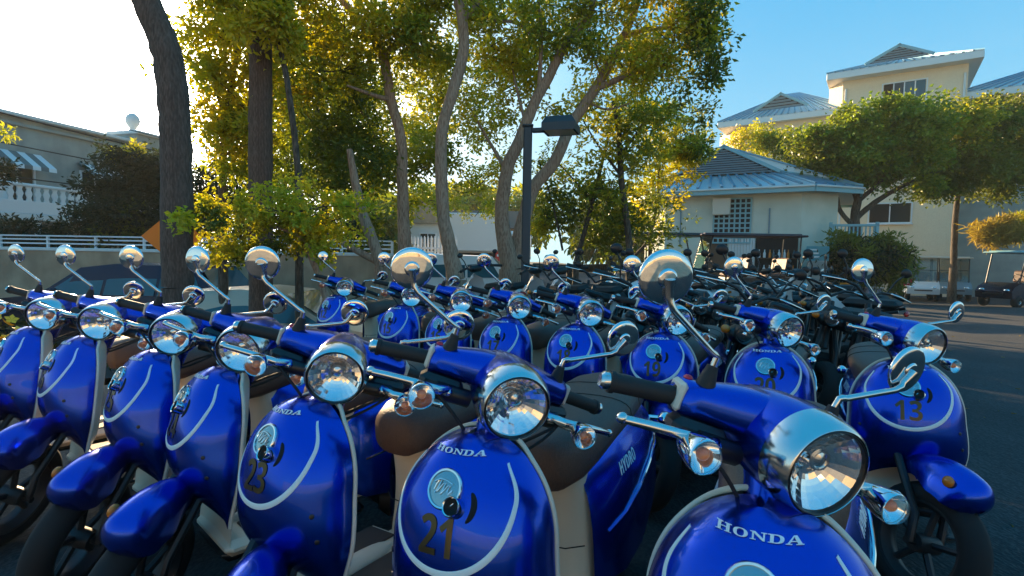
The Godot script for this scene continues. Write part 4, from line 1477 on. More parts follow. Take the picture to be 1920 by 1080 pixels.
func build_hotel() -> void:
	var turn := Basis(Vector3.UP, deg_to_rad(-34.8))
	var p := at(1792, 494, 26.0)
	var o := thing("apartment_building", "cream three storey building with metal roofs and a tower, beyond the parked carts", "building", Vector3(p.x, 0, p.z), turn)
	var st: Material = M["cream stucco"]
	# tower from x = -5.1 to 0
	var plan := Transform3D(Basis(Vector3.RIGHT, Vector3(0, 0, 1), Vector3(0, 1, 0)), Vector3(0, -0.8, 0))
	var b := Mb.new()
	b.prism(PackedVector2Array([Vector2(0, 0), Vector2(-5.1, 0), Vector2(-5.8, -1.0), Vector2(-5.8, -6.0), Vector2(0, -6.0)]), 11.7, plan)
	part("wall", b, st, o, 0.0)
	hip_roof(o, -5.1, -0.25, 0, -6.0, 11.05, 1.35, 0.7, [17, 12, 17, 12], M["pale roof metal"])
	gablet(o, Vector3(-2.75, 11.36, 0.25), 1.25, 0.62, 5)
	window_at(o, Vector3(-2.45, 9.5, 0.02), 1.75, 1.5, 4, M["white paint"], [M["dark interior"], M["dark pane"], M["teal pane"], M["teal pane"]])
	window_at(o, Vector3(-2.75, 3.72, 0.02), 1.75, 0.95, 2, M["white paint"], [M["dark interior"], M["dark pane"]])
	# left wing
	b = Mb.new()
	b.prism(PackedVector2Array([Vector2(-5.0, -0.7), Vector2(-10.3, -0.7), Vector2(-12.1, -3.3), Vector2(-12.1, -7.2), Vector2(-5.0, -7.2)]), 10.1, plan)
	part("wall", b, st, o, 0.0)
	hip_roof(o, -11.0, -5.1, -0.72, -7.3, 9.45, 2.1, 0.5, [20, 12, 18, 14], M["pale roof metal"])
	gablet(o, Vector3(-8.2, 9.95, -0.75), 1.25, 0.75, 4)
	slab("shutter", Vector3(-5.45, 8.3, -0.66), Vector3(0.45, 2.4, 0.08), M["yellow door"], o)
	for q in [[-0.12, 5.0, 10.6], [-4.95, 5.0, 10.6], [-9.9, 4.3, 9.0]]:
		slab("downspout", Vector3(q[0], q[1], 0.05 if q[0] > -5 else -0.65), Vector3(0.09, q[2], 0.07), M["white trim"], o, 0.01)
	# right wing, set back
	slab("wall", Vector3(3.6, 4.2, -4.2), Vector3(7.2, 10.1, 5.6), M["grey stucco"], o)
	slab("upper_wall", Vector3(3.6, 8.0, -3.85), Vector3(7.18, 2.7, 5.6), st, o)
	hip_roof(o, 0.4, 8.4, -1.05, -7.0, 9.45, 1.75, 0.8, [20, 12, 16, 12], M["pale roof metal"])

func build_pavilion() -> void:
	var turn := Basis(Vector3.UP, deg_to_rad(-30.0))
	var p := at(1364, 489, 19.9)
	var o := thing("rental_hut", "pale green hut with blue metal roof, louvred gable and lattice window", "hut", Vector3(p.x, 0, p.z), turn)
	var foot := PackedVector2Array([Vector2(-2.35, 0), Vector2(2.35, 0), Vector2(3.45, -1.1), Vector2(3.45, -5.5), Vector2(-3.45, -5.5), Vector2(-3.45, -1.1)])
	var b := Mb.new()
	b.prism(foot, 3.62, Transform3D(Basis(Vector3.RIGHT, Vector3(0, 0, 1), Vector3(0, 1, 0)), Vector3.ZERO))
	part("wall", b, M["pale green stucco"], o, 0.0)
	# eave edge, roof slopes
	var e := [Vector3(-2.75, 3.78, 0.55), Vector3(2.75, 3.78, 0.55), Vector3(4.15, 3.78, -0.85), Vector3(4.15, 3.78, -6.1), Vector3(-4.15, 3.78, -6.1), Vector3(-4.15, 3.78, -0.85)]
	for k in 6:
		var a: Vector3 = e[k]
		var c: Vector3 = e[(k + 1) % 6]
		var d := (c - a).normalized()
		slab("fascia", (a + c) / 2 + Vector3(0, -0.14, 0), Vector3((c - a).length() - 0.02, 0.22, 0.06), M["teal trim"], o, 0.01, Basis(d, Vector3.UP, d.cross(Vector3.UP)))
		slab("gutter", (a + c) / 2 + Vector3(0, -0.06, 0) - d.cross(Vector3.UP) * -0.05, Vector3((c - a).length() - 0.02, 0.07, 0.07), M["white trim"], o, 0.02, Basis(d, Vector3.UP, d.cross(Vector3.UP)))
	b = Mb.new()
	b.prism(PackedVector2Array([Vector2(-2.7, 0.5), Vector2(2.7, 0.5), Vector2(4.1, -0.9), Vector2(4.1, -6.0), Vector2(-4.1, -6.0), Vector2(-4.1, -0.9)]), 0.03, Transform3D(Basis(Vector3.RIGHT, Vector3(0, 0, 1), Vector3(0, 1, 0)), Vector3(0, 3.635, 0)))
	part("soffit", b, M["white trim"], o, 0.0)
	var gl := Vector3(-2.35, 4.42, -0.85)
	var gr := Vector3(1.55, 4.42, -0.85)
	var ap1 := Vector3(-0.4, 5.50, -0.85)
	var bk := Vector3(-0.4, 5.50, -4.0)
	seam_roof(o, e[0], e[1], gr, gl, 13, M["roof metal"])
	seam_roof(o, e[1], e[2], gr + Vector3(0.001, 0, 0), gr, 5, M["blue roof metal"])
	seam_roof(o, e[5], e[0], gl, gl - Vector3(0.001, 0, 0), 5, M["blue roof metal"])
	seam_roof(o, e[2], e[3], bk, ap1, 12, M["blue roof metal"])
	seam_roof(o, e[4], e[5], ap1, bk, 12, M["blue roof metal"])
	seam_roof(o, e[3], e[4], bk + Vector3(-0.001, 0, 0), bk, 12, M["blue roof metal"])
	b = Mb.new()
	b.tri(gr, e[2], ap1); b.tri(gl, ap1, e[5])
	part("roof_valley", b, M["roof metal"], o, 0.0)
	gablet(o, Vector3(-0.4, 4.46, -0.78), 1.80, 0.98, 11)
	b = Mb.new()
	b.tube([Vector3(-0.4, 5.54, -0.7), Vector3(-0.4, 5.54, -4.0)], 0.06, 8)
	part("ridge_cap", b, M["teal trim"], o)
	b = Mb.new()
	b.tube([gr + Vector3(0, 0.05, 0), e[2] + Vector3(0, 0.04, 0)], 0.05, 8)
	part("hip_cap", b, M["teal trim"], o)
	b = Mb.new()
	b.tube([gl + Vector3(0, 0.05, 0), e[5] + Vector3(0, 0.04, 0)], 0.05, 8)
	part("hip_cap", b, M["teal trim"], o)
	# lattice window with a vent box in its corner
	var lw := 1.28
	var lc := Vector3(0.10, 2.62, 0.0)
	var back := slab("lattice_window", lc + Vector3(0, 0, 0.012), Vector3(lw, 1.62, 0.02), M["dark interior"], o)
	for k in 8: slab("lattice_slat", lc + Vector3(-lw / 2 + lw * k / 7.0, 0, 0.045), Vector3(0.055, 1.66, 0.03), M["teal trim"], back)
	for k in 10: slab("lattice_slat", lc + Vector3(0, -0.81 + 1.62 * k / 9.0, 0.062), Vector3(lw + 0.05, 0.055, 0.028), M["teal trim"], back)
	slab("vent_box", lc + Vector3(-0.36, 0.52, 0.17), Vector3(0.62, 0.62, 0.20), M["cream piping"], o, 0.02)
	for x in [-1.75, 1.35]: slab("wall_conduit", Vector3(x, 2.6, 0.03), Vector3(0.05, 0.9 if x > 0 else 1.7, 0.05), M["louver grey"], o, 0.01)
	# doorway, corrugated screen and a small stall under them
	slab("doorway", Vector3(-0.45, 1.0, 0.012), Vector3(0.85, 2.0, 0.02), M["wood brown"], o)
	for k in 9: slab("screen_plank", Vector3(0.08 + k * 0.10, 1.02, 0.03 + 0.012 * (k % 2)), Vector3(0.085, 1.9, 0.03), M["white trim"], o, 0.01)
	var stall := slab("display_case", Vector3(1.62, 1.05, 0.05), Vector3(1.35, 1.95, 0.08), M["dark interior"], o)
	for r in 2:
		for k in 8:
			b = Mb.new()
			var q := Vector3(1.08 + k * 0.155 + 0.02 * (k % 3), 1.28 - r * 0.55, 0.16)
			b.lathe([Vector2(0.0001, 0), Vector2(0.045, 0), Vector2(0.045, 0.16), Vector2(0.018, 0.22), Vector2(0.018, 0.29), Vector2(0.0001, 0.29)], Transform3D(Basis(), q), 10)
			part("bottle", b, [M["white paint"], M["teal pane"], M["amber lens"], M["white trim"]][(k * 3 + r) % 4], stall)
		slab("shelf", Vector3(1.62, 1.26 - r * 0.55, 0.15), Vector3(1.3, 0.03, 0.14), M["wood brown"], stall)

func build_left_house() -> void:
	# facade runs away from the camera and faces right
	var p := at(0, 466, 17.6)
	var dir := Vector3(0.233, 0, -0.972)
	var nrm := Vector3(0.972, 0, 0.233)
	var turn := Basis(dir * -1.0, Vector3.UP, nrm)
	if turn.determinant() < 0: turn = Basis(dir, Vector3.UP, nrm)
	var o := thing("balcony_house", "grey green two storey house with striped awnings and white balcony", "house", Vector3(p.x, -0.85, p.z), turn)
	var s := 1.0 if (turn.x - dir).length() < 0.01 else -1.0
	# along: metres away from p down the facade
	var L := 5.6
	slab("wall", Vector3(s * (L / 2 - 4.0), 3.2, -3.0), Vector3(L + 8.0, 6.4, 6.0), M["grey stucco"], o)
	slab("parapet_cap", Vector3(s * (L / 2 - 4.0), 6.45, -2.9), Vector3(L + 8.1, 0.12, 6.3), M["white trim"], o, 0.02)
	slab("cornice", Vector3(s * (L / 2 - 4.0), 6.15, 0.05), Vector3(L + 8.0, 0.10, 0.14), M["grey stucco"], o, 0.02)
	slab("corner_block", Vector3(s * (L - 0.3), 3.3, -0.2), Vector3(1.3, 6.9, 1.4), M["grey stucco"], o, 0.02)
	slab("corner_cap", Vector3(s * (L - 0.3), 6.8, -0.2), Vector3(1.5, 0.14, 1.6), M["white trim"], o, 0.02)
	var b := Mb.new()
	b.lathe([Vector2(0.16, 0), Vector2(0.10, 0.12), Vector2(0.13, 0.2), Vector2(0.24, 0.36), Vector2(0.27, 0.52), Vector2(0.22, 0.70), Vector2(0.10, 0.80), Vector2(0.0001, 0.82)], Transform3D(Basis(), Vector3(s * (L - 0.55), 6.87, -0.2)), 18)
	part("ball_finial", b, M["white trim"], o)
	for q in [[0.55, 1.5], [3.2, 1.3]]:
		var wz: float = q[0]
		window_at(o, Vector3(s * wz, 4.25, 0.02), 1.0, 1.3, 2, M["white paint"], [M["dark pane"]])
		var frame := Node3D.new()
		frame.free()
		for k in 6:
			b = Mb.new()
			var x0: float = wz - q[1] / 2 + q[1] * k / 6.0
			var x1: float = wz - q[1] / 2 + q[1] * (k + 1) / 6.0
			b.quad(Vector3(s * x0, 5.25, 0.04), Vector3(s * x1, 5.25, 0.04), Vector3(s * x1, 4.75, 0.75), Vector3(s * x0, 4.75, 0.75))
			b.quad(Vector3(s * x0, 5.22, 0.04), Vector3(s * x1, 5.22, 0.04), Vector3(s * x1, 4.72, 0.74), Vector3(s * x0, 4.72, 0.74))
			b.quad(Vector3(s * x0, 4.75, 0.75), Vector3(s * x1, 4.75, 0.75), Vector3(s * x1, 4.62, 0.76), Vector3(s * x0, 4.62, 0.76))
			part("awning_stripe", b, M["white paint"] if k % 2 else M["stripe grey"], o, 0.0)
	# balcony
	slab("balcony_floor", Vector3(s * 0.6, 3.0, 0.75), Vector3(9.0, 0.22, 1.5), M["white trim"], o, 0.02)
	var rail := slab("balcony_rail", Vector3(s * 0.6, 4.02, 1.42), Vector3(9.0, 0.10, 0.14), M["white paint"], o, 0.02)
	slab("lower_rail", Vector3(s * 0.6, 3.32, 1.42), Vector3(8.9, 0.40, 0.06), M["white paint"], rail, 0.01)
	for k in 34:
		b = Mb.new()
		var x := -3.7 + k * 0.26
		b.prism(PackedVector2Array([Vector2(-0.09, 3.5), Vector2(0.09, 3.5), Vector2(0.055, 3.62), Vector2(0.10, 3.75), Vector2(0.055, 3.87), Vector2(0.09, 3.98), Vector2(-0.09, 3.98), Vector2(-0.055, 3.87), Vector2(-0.10, 3.75), Vector2(-0.055, 3.62)]), 0.04, Transform3D(Basis(), Vector3(s * x, 0, 1.40)))
		part("baluster", b, M["white paint"], rail, 0.0)
	for x in [-3.0, 0.2, 3.4]:
		slab("balcony_post", Vector3(s * x, 1.5, 1.3), Vector3(0.22, 2.9, 0.22), M["white trim"], o, 0.02)
	slab("balcony_door", Vector3(s * -0.2, 4.1, 0.02), Vector3(0.95, 2.0, 0.06), M["white paint"], o, 0.01)

# ---------------------------------------------------------------- the scene
func _ready() -> void:
	rng.seed = 20
	var cam := Camera3D.new()
	cam.name = "camera"
	add_child(cam)
	cam.position = EYE
	cam.rotation_degrees = Vector3(PITCH, 0, ROLL)
	cam.fov = rad_to_deg(2.0 * atan(540.0 / FOC))
	cam.near = 0.05
	cam.far = 600.0
	cam.current = true
	cam_basis = Basis.from_euler(Vector3(deg_to_rad(PITCH), 0, deg_to_rad(ROLL)))
	var to_sun := ray(302, 162).normalized()
	var env := Environment.new()
	env.background_mode = Environment.BG_SKY
	env.tonemap_mode = Environment.TONE_MAPPER_LINEAR
	env.tonemap_exposure = 3.6
	env.ambient_light_source = Environment.AMBIENT_SOURCE_SKY
	env.sdfgi_enabled = true
	env.ssao_enabled = true
	env.ssil_enabled = true
	var sky := Sky.new()
	var pano := PanoramaSkyMaterial.new()
	pano.panorama = sky_image(to_sun)
	sky.sky_material = pano
	env.sky = sky
	env.fog_enabled = true
	env.fog_density = 0.0012
	env.fog_light_color = Color(1.0, 0.95, 0.86)
	env.background_energy_multiplier = 1.0
	var we := WorldEnvironment.new()
	we.name = "world_environment"
	we.environment = env
	add_child(we)
	var sun := DirectionalLight3D.new()
	sun.name = "sun"
	sun.light_energy = 1.6
	sun.light_color = Color(1.0, 0.86, 0.66)
	sun.light_angular_distance = 0.5
	sun.shadow_enabled = true
	add_child(sun)
	sun.look_at_from_position(to_sun * 50.0, Vector3.ZERO, Vector3.UP)
	make_materials()
	build_ground()
	build_hotel()
	build_pavilion()
	build_left_house()
	build_far_things()
	build_trees()
	build_street()
	build_scooters()

func sky_image(to_sun: Vector3) -> ImageTexture:
	var w := 512
	var h := 256
	var im := Image.create(w, h, false, Image.FORMAT_RGBF)
	for y in h:
		var el := PI / 2 - (y + 0.5) / h * PI
		for x in w:
			var az := (x + 0.5) / w * TAU
			var d := Vector3(sin(az) * cos(el), sin(el), -cos(az) * cos(el))
			var up := clampf(d.y, 0, 1)
			# clear air: deep blue above, paler and hazier towards the horizon
			var k := pow(1.0 - up, 3.2)
			var c := Vector3(0.004, 0.118, 0.245).lerp(Vector3(0.160, 0.28, 0.31), k)
			# forward scattering round the sun
			var a := rad_to_deg(acos(clampf(d.dot(to_sun), -1, 1)))
			c += Vector3(1.0, 0.93, 0.80) * (10.0 * exp(-pow(a / 7.2, 1.18)) + 0.7 * exp(-pow(a / 21.0, 1.6)))
			im.set_pixel(x, y, Color(c.x, c.y, c.z))
	return ImageTexture.create_from_image(im)

func build_ground() -> void:
	var b := Mb.new()
	var xs := [-90.0, -60.0, -40.0, -20.0]
	for k in 57: xs.append(-14.0 + k * 0.5)
	xs.append_array([16.0, 22.0, 40.0, 60.0, 90.0])
	var zs := [-120.0, -80.0, -45.0, -30.0]
	for k in 49: zs.append(-24.0 + k * 0.5)
	zs.append_array([2.0, 6.0, 12.0, 30.0, 45.0])
	var rows := []
	for z in zs:
		var row := PackedVector3Array()
		for x in xs: row.append(grounded(Vector3(x, 0, z)))
		rows.append(row)
	b.grid(rows)
	struct("ground", b, M["asphalt"], 60.0)
	# planted strip along the lot's edge
	b = Mb.new()
	rows = []
	for k in 17:
		var p := Vector2(-7.5, -0.4).lerp(Vector2(0.2, 9.3), k / 16.0)
		var n := Vector2(-0.78, 0.62)
		var row := PackedVector3Array()
		for j in 5:
			var q := p + n * lerpf(0.25, 1.9, j / 4.0)
			row.append(Vector3(q.x, ground_y(Vector3(q.x, 0, -q.y)) + 0.03 + 0.05 * sin(j / 4.0 * PI) + rng.randf() * 0.02, -q.y))
		rows.append(row)
	b.grid(rows)
	struct("planting_bed", b, M["soil"], 60.0)

func build_far_things() -> void:
	# retaining wall with a white railing over the street
	var y0 := -0.85
	var w := Node3D.new()
	w.free()
	var a := at(-260, 490, 13.6)
	var c := at(735, 492, 13.0)
	a.y = y0; c.y = y0
	var d := (c - a).normalized()
	var bs := Basis(d, Vector3.UP, d.cross(Vector3.UP))
	var L := (c - a).length()
	var o := thing("retaining_wall", "long tan wall with white railing behind the parked cars", "wall", a, bs)
	slab("wall", Vector3(L / 2, 0.98, 0), Vector3(L, 1.96, 0.3), M["tan wall"], o)
	slab("coping", Vector3(L / 2, 2.0, 0), Vector3(L, 0.08, 0.36), M["white trim"], o, 0.01)
	var n := int(L / 1.15)
	for k in n + 1: slab("rail_post", Vector3(L * k / n, 2.18, 0), Vector3(0.05, 0.30, 0.05), M["white paint"], o)
	for y in [2.14, 2.24, 2.33]: slab("rail", Vector3(L / 2, y, 0.03), Vector3(L, 0.035, 0.03), M["white paint"], o)
	# truck with a white box
	var p := at(885, 482, 27.0)
	o = thing("box_truck", "white box truck parked beyond the trees", "truck", Vector3(p.x, 0, p.z), Basis(Vector3.UP, 0.0))
	slab("cargo_box", Vector3(0, 2.30, 0), Vector3(2.75, 1.85, 2.2), M["white paint"], o, 0.04)
	slab("chassis", Vector3(0.2, 1.2, 0), Vector3(4.0, 0.22, 1.0), M["dark metal"], o, 0.03)
	slab("cab", Vector3(2.2, 1.65, 0), Vector3(1.5, 1.5, 2.0), M["white paint"], o, 0.15)
	slab("windscreen", Vector3(2.96, 2.0, 0), Vector3(0.03, 0.6, 1.7), M["dark pane"], o, 0.01)
	for x in [-0.9, 2.2]:
		for z in [-0.9, 0.9]:
			var b := Mb.new()
			b.lathe([Vector2(0.1, -0.13), Vector2(0.44, -0.13), Vector2(0.46, -0.08), Vector2(0.46, 0.08), Vector2(0.44, 0.13), Vector2(0.1, 0.13)], Transform3D(Basis(Vector3.RIGHT, PI / 2), Vector3(x, 0.46, z)), 20)
			part("wheel", b, M["tyre"], o)
	# low house behind it
	p = at(880, 482, 42.0)
	o = thing("bungalow", "low house with a brown roof far behind the box truck", "house", Vector3(p.x, 0, p.z))
	slab("wall", Vector3(0, 1.6, 0), Vector3(8.0, 3.2, 5.0), M["tan wall"], o)
	var rb := Mb.new()
	rb.prism(PackedVector2Array([Vector2(-3.2, 0), Vector2(3.2, 0), Vector2(0, 1.5)]), 9.0, Transform3D(Basis(Vector3(0, 0, 1), Vector3.UP, Vector3(-1, 0, 0)), Vector3(4.5, 3.2, 0)))
	part("roof", rb, M["wood brown"], o, 0.0)
	p = at(800, 482, 33.0)
	o = thing("white_cottage", "small white cottage behind the picket fence", "house", Vector3(p.x, 0, p.z))
	slab("wall", Vector3(0, 1.5, 0), Vector3(3.2, 3.0, 3.0), M["white trim"], o)
	window_at(o, Vector3(0.3, 1.9, 1.52), 0.9, 1.0, 2, M["white paint"], [M["dark pane"]])
	rb = Mb.new()
	rb.prism(PackedVector2Array([Vector2(-1.9, 0), Vector2(1.9, 0), Vector2(0, 1.3)]), 3.4, Transform3D(Basis(), Vector3(0, 3.0, -1.7)))
	part("roof", rb, M["tan wall"], o, 0.0)
	# picket fence
	a = at(765, 484, 19.0); c = at(855, 484, 18.2)
	a.y = 0; c.y = 0
	d = (c - a).normalized()
	o = thing("picket_fence", "white picket fence seen between two pale trunks", "fence", a, Basis(d, Vector3.UP, d.cross(Vector3.UP)))
	L = (c - a).length()
	for k in 15:
		var b := Mb.new()
		b.prism(PackedVector2Array([Vector2(-0.035, 0), Vector2(0.035, 0), Vector2(0.035, 1.7), Vector2(0, 1.78), Vector2(-0.035, 1.7)]), 0.025, Transform3D(Basis(), Vector3(L * k / 14.0, 0.05, 0)))
		part("picket", b, M["white paint"], o, 0.0)
	for y in [0.4, 1.4]: slab("fence_rail", Vector3(L / 2, y, 0.045), Vector3(L, 0.07, 0.04), M["white paint"], o)
	# pole rail of a low wooden fence on the right of the lamp post
	a = at(1000, 500, 13.5); c = at(1140, 502, 12.8)
	o = thing("pole_fence", "low fence of one thick grey pole on posts behind the lamp post", "fence", Vector3(a.x, 0, a.z))
	var b2 := Mb.new()
	b2.tube([Vector3(0, a.y, 0), (c - a) * 0.5 + Vector3(0, a.y - 0.03, 0), c - a + Vector3(0, a.y, 0)], 0.10, 10)
	part("rail", b2, M["dark bark"], o)
	for f in [0.05, 0.5, 0.95]:
		var q: Vector3 = (c - a) * f
		slab("post", Vector3(q.x, a.y / 2, q.z), Vector3(0.14, a.y, 0.14), M["dark bark"], o, 0.01)
	# stop sign
	p = at(940, 479, 24.0)
	o = thing("stop_sign", "small red octagonal sign between the trunks", "sign", Vector3(p.x, 0, p.z))
	var oc := PackedVector2Array()
	for k in 8: oc.append(Vector2(cos(TAU * (k + 0.5) / 8), sin(TAU * (k + 0.5) / 8)) * 0.28)
	b2 = Mb.new()
	b2.prism(oc, 0.012, Transform3D(Basis(), Vector3(0, p.y, 0.03)))
	part("sign_plate", b2, M["stop red"], o, 0.0)
	slab("sign_band", Vector3(0, p.y, 0.045), Vector3(0.40, 0.10, 0.004), M["white paint"], o)
	b2 = Mb.new()
	b2.tube([Vector3(0, 0, 0), Vector3(0, p.y + 0.2, 0)], 0.025, 8)
	part("post", b2, M["dull chrome"], o)
	# across the way, behind the photographer: pale sunlit paving, which the chrome mirrors, and a long low building
	var pv := Mb.new()
	pv.quad(Vector3(-40, 0.006, 2.2), Vector3(-40, 0.006, 26), Vector3(40, 0.006, 26), Vector3(40, 0.006, 2.2))
	struct("paving", pv, M["pale paving"])
	o = thing("shop_building", "long low peach coloured building across from the scooters", "building", Vector3(1.0, 0, 26.0))
	slab("wall", Vector3(0, 1.7, 1.5), Vector3(60.0, 3.4, 3.0), M["rear wall"], o)
	slab("parapet", Vector3(0, 3.5, 1.45), Vector3(60.3, 0.25, 3.3), M["white trim"], o, 0.02)
	for x in [-14.0, 9.0]:
		slab("door", Vector3(x, 1.05, -0.03), Vector3(1.0, 2.1, 0.08), M["wood brown"], o, 0.01)

func build_street() -> void:
	# cars on the lower street
	var side := PackedVector2Array([Vector2(2.2, 0.28), Vector2(2.25, 0.62), Vector2(2.05, 0.80), Vector2(1.15, 0.95), Vector2(0.35, 1.40), Vector2(-0.25, 1.46), Vector2(-1.15, 1.40), Vector2(-1.75, 1.02), Vector2(-2.2, 0.96), Vector2(-2.28, 0.60), Vector2(-2.2, 0.30)])
	var gl := PackedVector2Array([Vector2(1.0, 0.98), Vector2(0.32, 1.34), Vector2(-0.25, 1.40), Vector2(-1.08, 1.34), Vector2(-1.55, 1.02)])
	var p := at(520, 560, 8.6)
	make_car("sedan", "champagne sedan parked behind the palm trunks, its roof showing", "car", Vector3(p.x, -0.85, p.z), 90.0, M["champagne car"], side, gl, 1.78, [1.38, -1.35], 0.31)
	var tall := PackedVector2Array([Vector2(2.2, 0.35), Vector2(2.25, 0.85), Vector2(2.0, 1.05), Vector2(1.25, 1.13), Vector2(0.55, 1.66), Vector2(-0.1, 1.74), Vector2(-1.7, 1.70), Vector2(-2.15, 1.10), Vector2(-2.22, 0.5), Vector2(-2.15, 0.35)])
	var tg := PackedVector2Array([Vector2(1.1, 1.15), Vector2(0.52, 1.60), Vector2(-0.1, 1.66), Vector2(-1.62, 1.62), Vector2(-1.9, 1.15)])
	p = at(255, 545, 11.0)
	make_car("sport_utility_car", "dark blue tall car parked by the tan wall", "car", Vector3(p.x, -0.85, p.z), -90.0, M["navy car"], tall, tg, 1.85, [1.4, -1.35], 0.36)
	p = at(800, 540, 14.5)
	make_car("hatchback", "white car half hidden behind a pale trunk", "car", Vector3(p.x, -0.55, p.z), -80.0, M["white paint"], tall, tg, 1.8, [1.4, -1.35], 0.36)
	# lamp post with a box head
	var base := on_level(984, 640, 0.0)
	var foot := at(985, 500, 8.6)
	var top := at(990, 238, 8.6)
	var o := thing("lamp_post", "dark square lamp post with a flat box head in front of the trees", "lamp post", Vector3(foot.x, 0, foot.z))
	slab("pole", Vector3(0, top.y / 2, 0), Vector3(0.14, top.y, 0.14), M["lamp post paint"], o, 0.02)
	slab("pole_cap", Vector3(0, top.y + 0.015, 0), Vector3(0.17, 0.03, 0.17), M["lamp post paint"], o, 0.008)
	slab("arm", Vector3(0.19, top.y - 0.06, 0.05), Vector3(0.26, 0.07, 0.09), M["lamp post paint"], o, 0.012, Basis(Vector3.UP, -0.25))
	var hd := Mb.new()
	var hb := Basis(Vector3.UP, -0.3)
	hd.x = Transform3D(hb, Vector3(0.50, top.y - 0.02, 0.16))
	hd.grid([PackedVector3Array([Vector3(-0.25, -0.10, -0.22), Vector3(0.27, -0.10, -0.22), Vector3(0.27, -0.10, 0.22), Vector3(-0.25, -0.10, 0.22)]), PackedVector3Array([Vector3(-0.25, 0.02, -0.22), Vector3(0.27, 0.02, -0.22), Vector3(0.27, 0.02, 0.22), Vector3(-0.25, 0.02, 0.22)]), PackedVector3Array([Vector3(-0.20, 0.13, -0.15), Vector3(0.20, 0.13, -0.15), Vector3(0.20, 0.13, 0.15), Vector3(-0.20, 0.13, 0.15)])], true)
	hd.quad(Vector3(-0.20, 0.13, -0.15), Vector3(0.20, 0.13, -0.15), Vector3(0.20, 0.13, 0.15), Vector3(-0.20, 0.13, 0.15))
	var head := part("lamp_head", hd, M["lamp post paint"], o, 20.0)
	var gb := Mb.new()
	gb.x = hd.x
	gb.box(Vector3(0.01, -0.095, 0), Vector3(0.44, 0.012, 0.36), 0.004)
	part("lamp_lens", gb, M["lamp glass"], head)
	# orange diamond sign behind the palm
	p = at(324, 444, 9.0)
	o = thing("warning_sign", "orange diamond sign edge showing behind the thick palm trunk", "sign", Vector3(p.x, ground_y(p), p.z), Basis(Vector3.UP, 0.5))
	var hy := p.y - ground_y(p)
	var sb := Mb.new()
	sb.prism(PackedVector2Array([Vector2(0, -0.44), Vector2(0.44, 0), Vector2(0, 0.44), Vector2(-0.44, 0)]), 0.012, Transform3D(Basis(), Vector3(0, hy, 0)))
	part("sign_plate", sb, M["orange sign"], o, 0.0)
	sb = Mb.new()
	sb.tube([Vector3(0, 0, -0.03), Vector3(0, hy + 0.4, -0.03)], 0.025, 8)
	part("post", sb, M["dull chrome"], o)
	# overhead wires
	var kinds := ["highest thin wire across the pale sky at the left", "thicker wire running along the roof line of the balcony house", "wire crossing in front of the awnings", "lowest wire crossing in front of the balcony"]
	var i := 0
	for q in [[-80, 152, 330, 250, 0.013], [-80, 190, 330, 276, 0.020], [-80, 250, 330, 312, 0.016], [-80, 318, 330, 350, 0.018]]:
		var b := Mb.new()
		var a := at(q[0], q[1], 14.0)
		var c := at(q[2], q[3], 16.5)
		c = a + (c - a) * 2.2
		var path := []
		for k in 13:
			var f := k / 12.0
			path.append(a.lerp(c, f) + Vector3(0, -0.25 * sin(PI * f), 0))
		b.tube(path, float(q[4]), 5)
		var wire := struct("overhead_wire", b, M["wire"])
		wire.set_meta("kind", "thing")
		tag(wire, kinds[i], "wire", "overhead wires at the left")
		i += 1
	# carts
	p = at(1266, 487, 16.0)
	make_cart("golf cart with black roof beside the hut, nearer the trees", Vector3(p.x, 0, p.z), 95.0, M["black plastic"], M["dark roof"], false, "golf carts by the buildings", false)
	p = at(1358, 489, 15.8)
	make_cart("long golf cart with dark red roof in front of the hut door", Vector3(p.x, 0, p.z), -92.0, M["black plastic"], M["maroon roof"], true)
	p = at(1726, 494, 23.6)
	make_cart("white golf cart facing the lot beside the fern bush", grounded(p), -30.0, M["white paint"], M["cream piping"])
	p = at(1784, 494, 23.9)
	make_cart("dark golf cart with cream roof next to the white cart", grounded(p), -30.0, M["louver grey"], M["cream piping"])
	p = at(1912, 495, 18.5)
	make_cart("large dark golf cart with pale teal roof at the road's edge", grounded(p), -75.0, M["navy car"], M["teal trim"], true, "golf carts by the buildings", false)
	# deck rail beside the hut
	p = at(1597, 492, 18.2)
	o = thing("deck_railing", "pale teal deck railing beside the hut, below the spreading tree", "railing", Vector3(p.x, 0, p.z), Basis(Vector3.UP, deg_to_rad(-20)))
	slab("deck", Vector3(0, 0.85, -0.9), Vector3(1.45, 1.7, 1.8), M["pale green stucco"], o)
	slab("top_rail", Vector3(0, 2.42, 0.0), Vector3(1.45, 0.08, 0.10), M["teal trim"], o, 0.01)
	slab("bottom_rail", Vector3(0, 1.82, 0.0), Vector3(1.40, 0.06, 0.06), M["teal trim"], o, 0.01)
	for k in 11: slab("baluster", Vector3(-0.6 + 0.12 * k, 2.10, 0), Vector3(0.04, 0.56, 0.04), M["teal trim"], o)
	for x in [-0.68, 0.68]: slab("post", Vector3(x, 1.28, 0), Vector3(0.10, 2.5, 0.10), M["teal trim"], o, 0.01)
	# sign pillar beside the hut
	p = at(1532, 490, 16.8)
	o = thing("sign_pillar", "grey pillar with a teal notice panel at the hut's corner", "sign", Vector3(p.x, 0, p.z), Basis(Vector3.UP, deg_to_rad(-24)))
	slab("pillar", Vector3(0, 0.6, 0), Vector3(0.52, 1.2, 0.3), M["grey stucco"], o, 0.02)
	slab("panel", Vector3(0, 1.42, 0.05), Vector3(0.62, 0.46, 0.08), M["teal sign"], o, 0.01)
	for k in 3: slab("notice", Vector3(-0.12 + 0.05 * k, 1.54 - 0.11 * k, 0.093), Vector3(0.22 - 0.03 * k, 0.05, 0.006), M["white trim"], o)
	# leaves and bits lying on the asphalt
	var fm := MultiMesh.new()
	fm.transform_format = MultiMesh.TRANSFORM_3D
	fm.use_colors = true
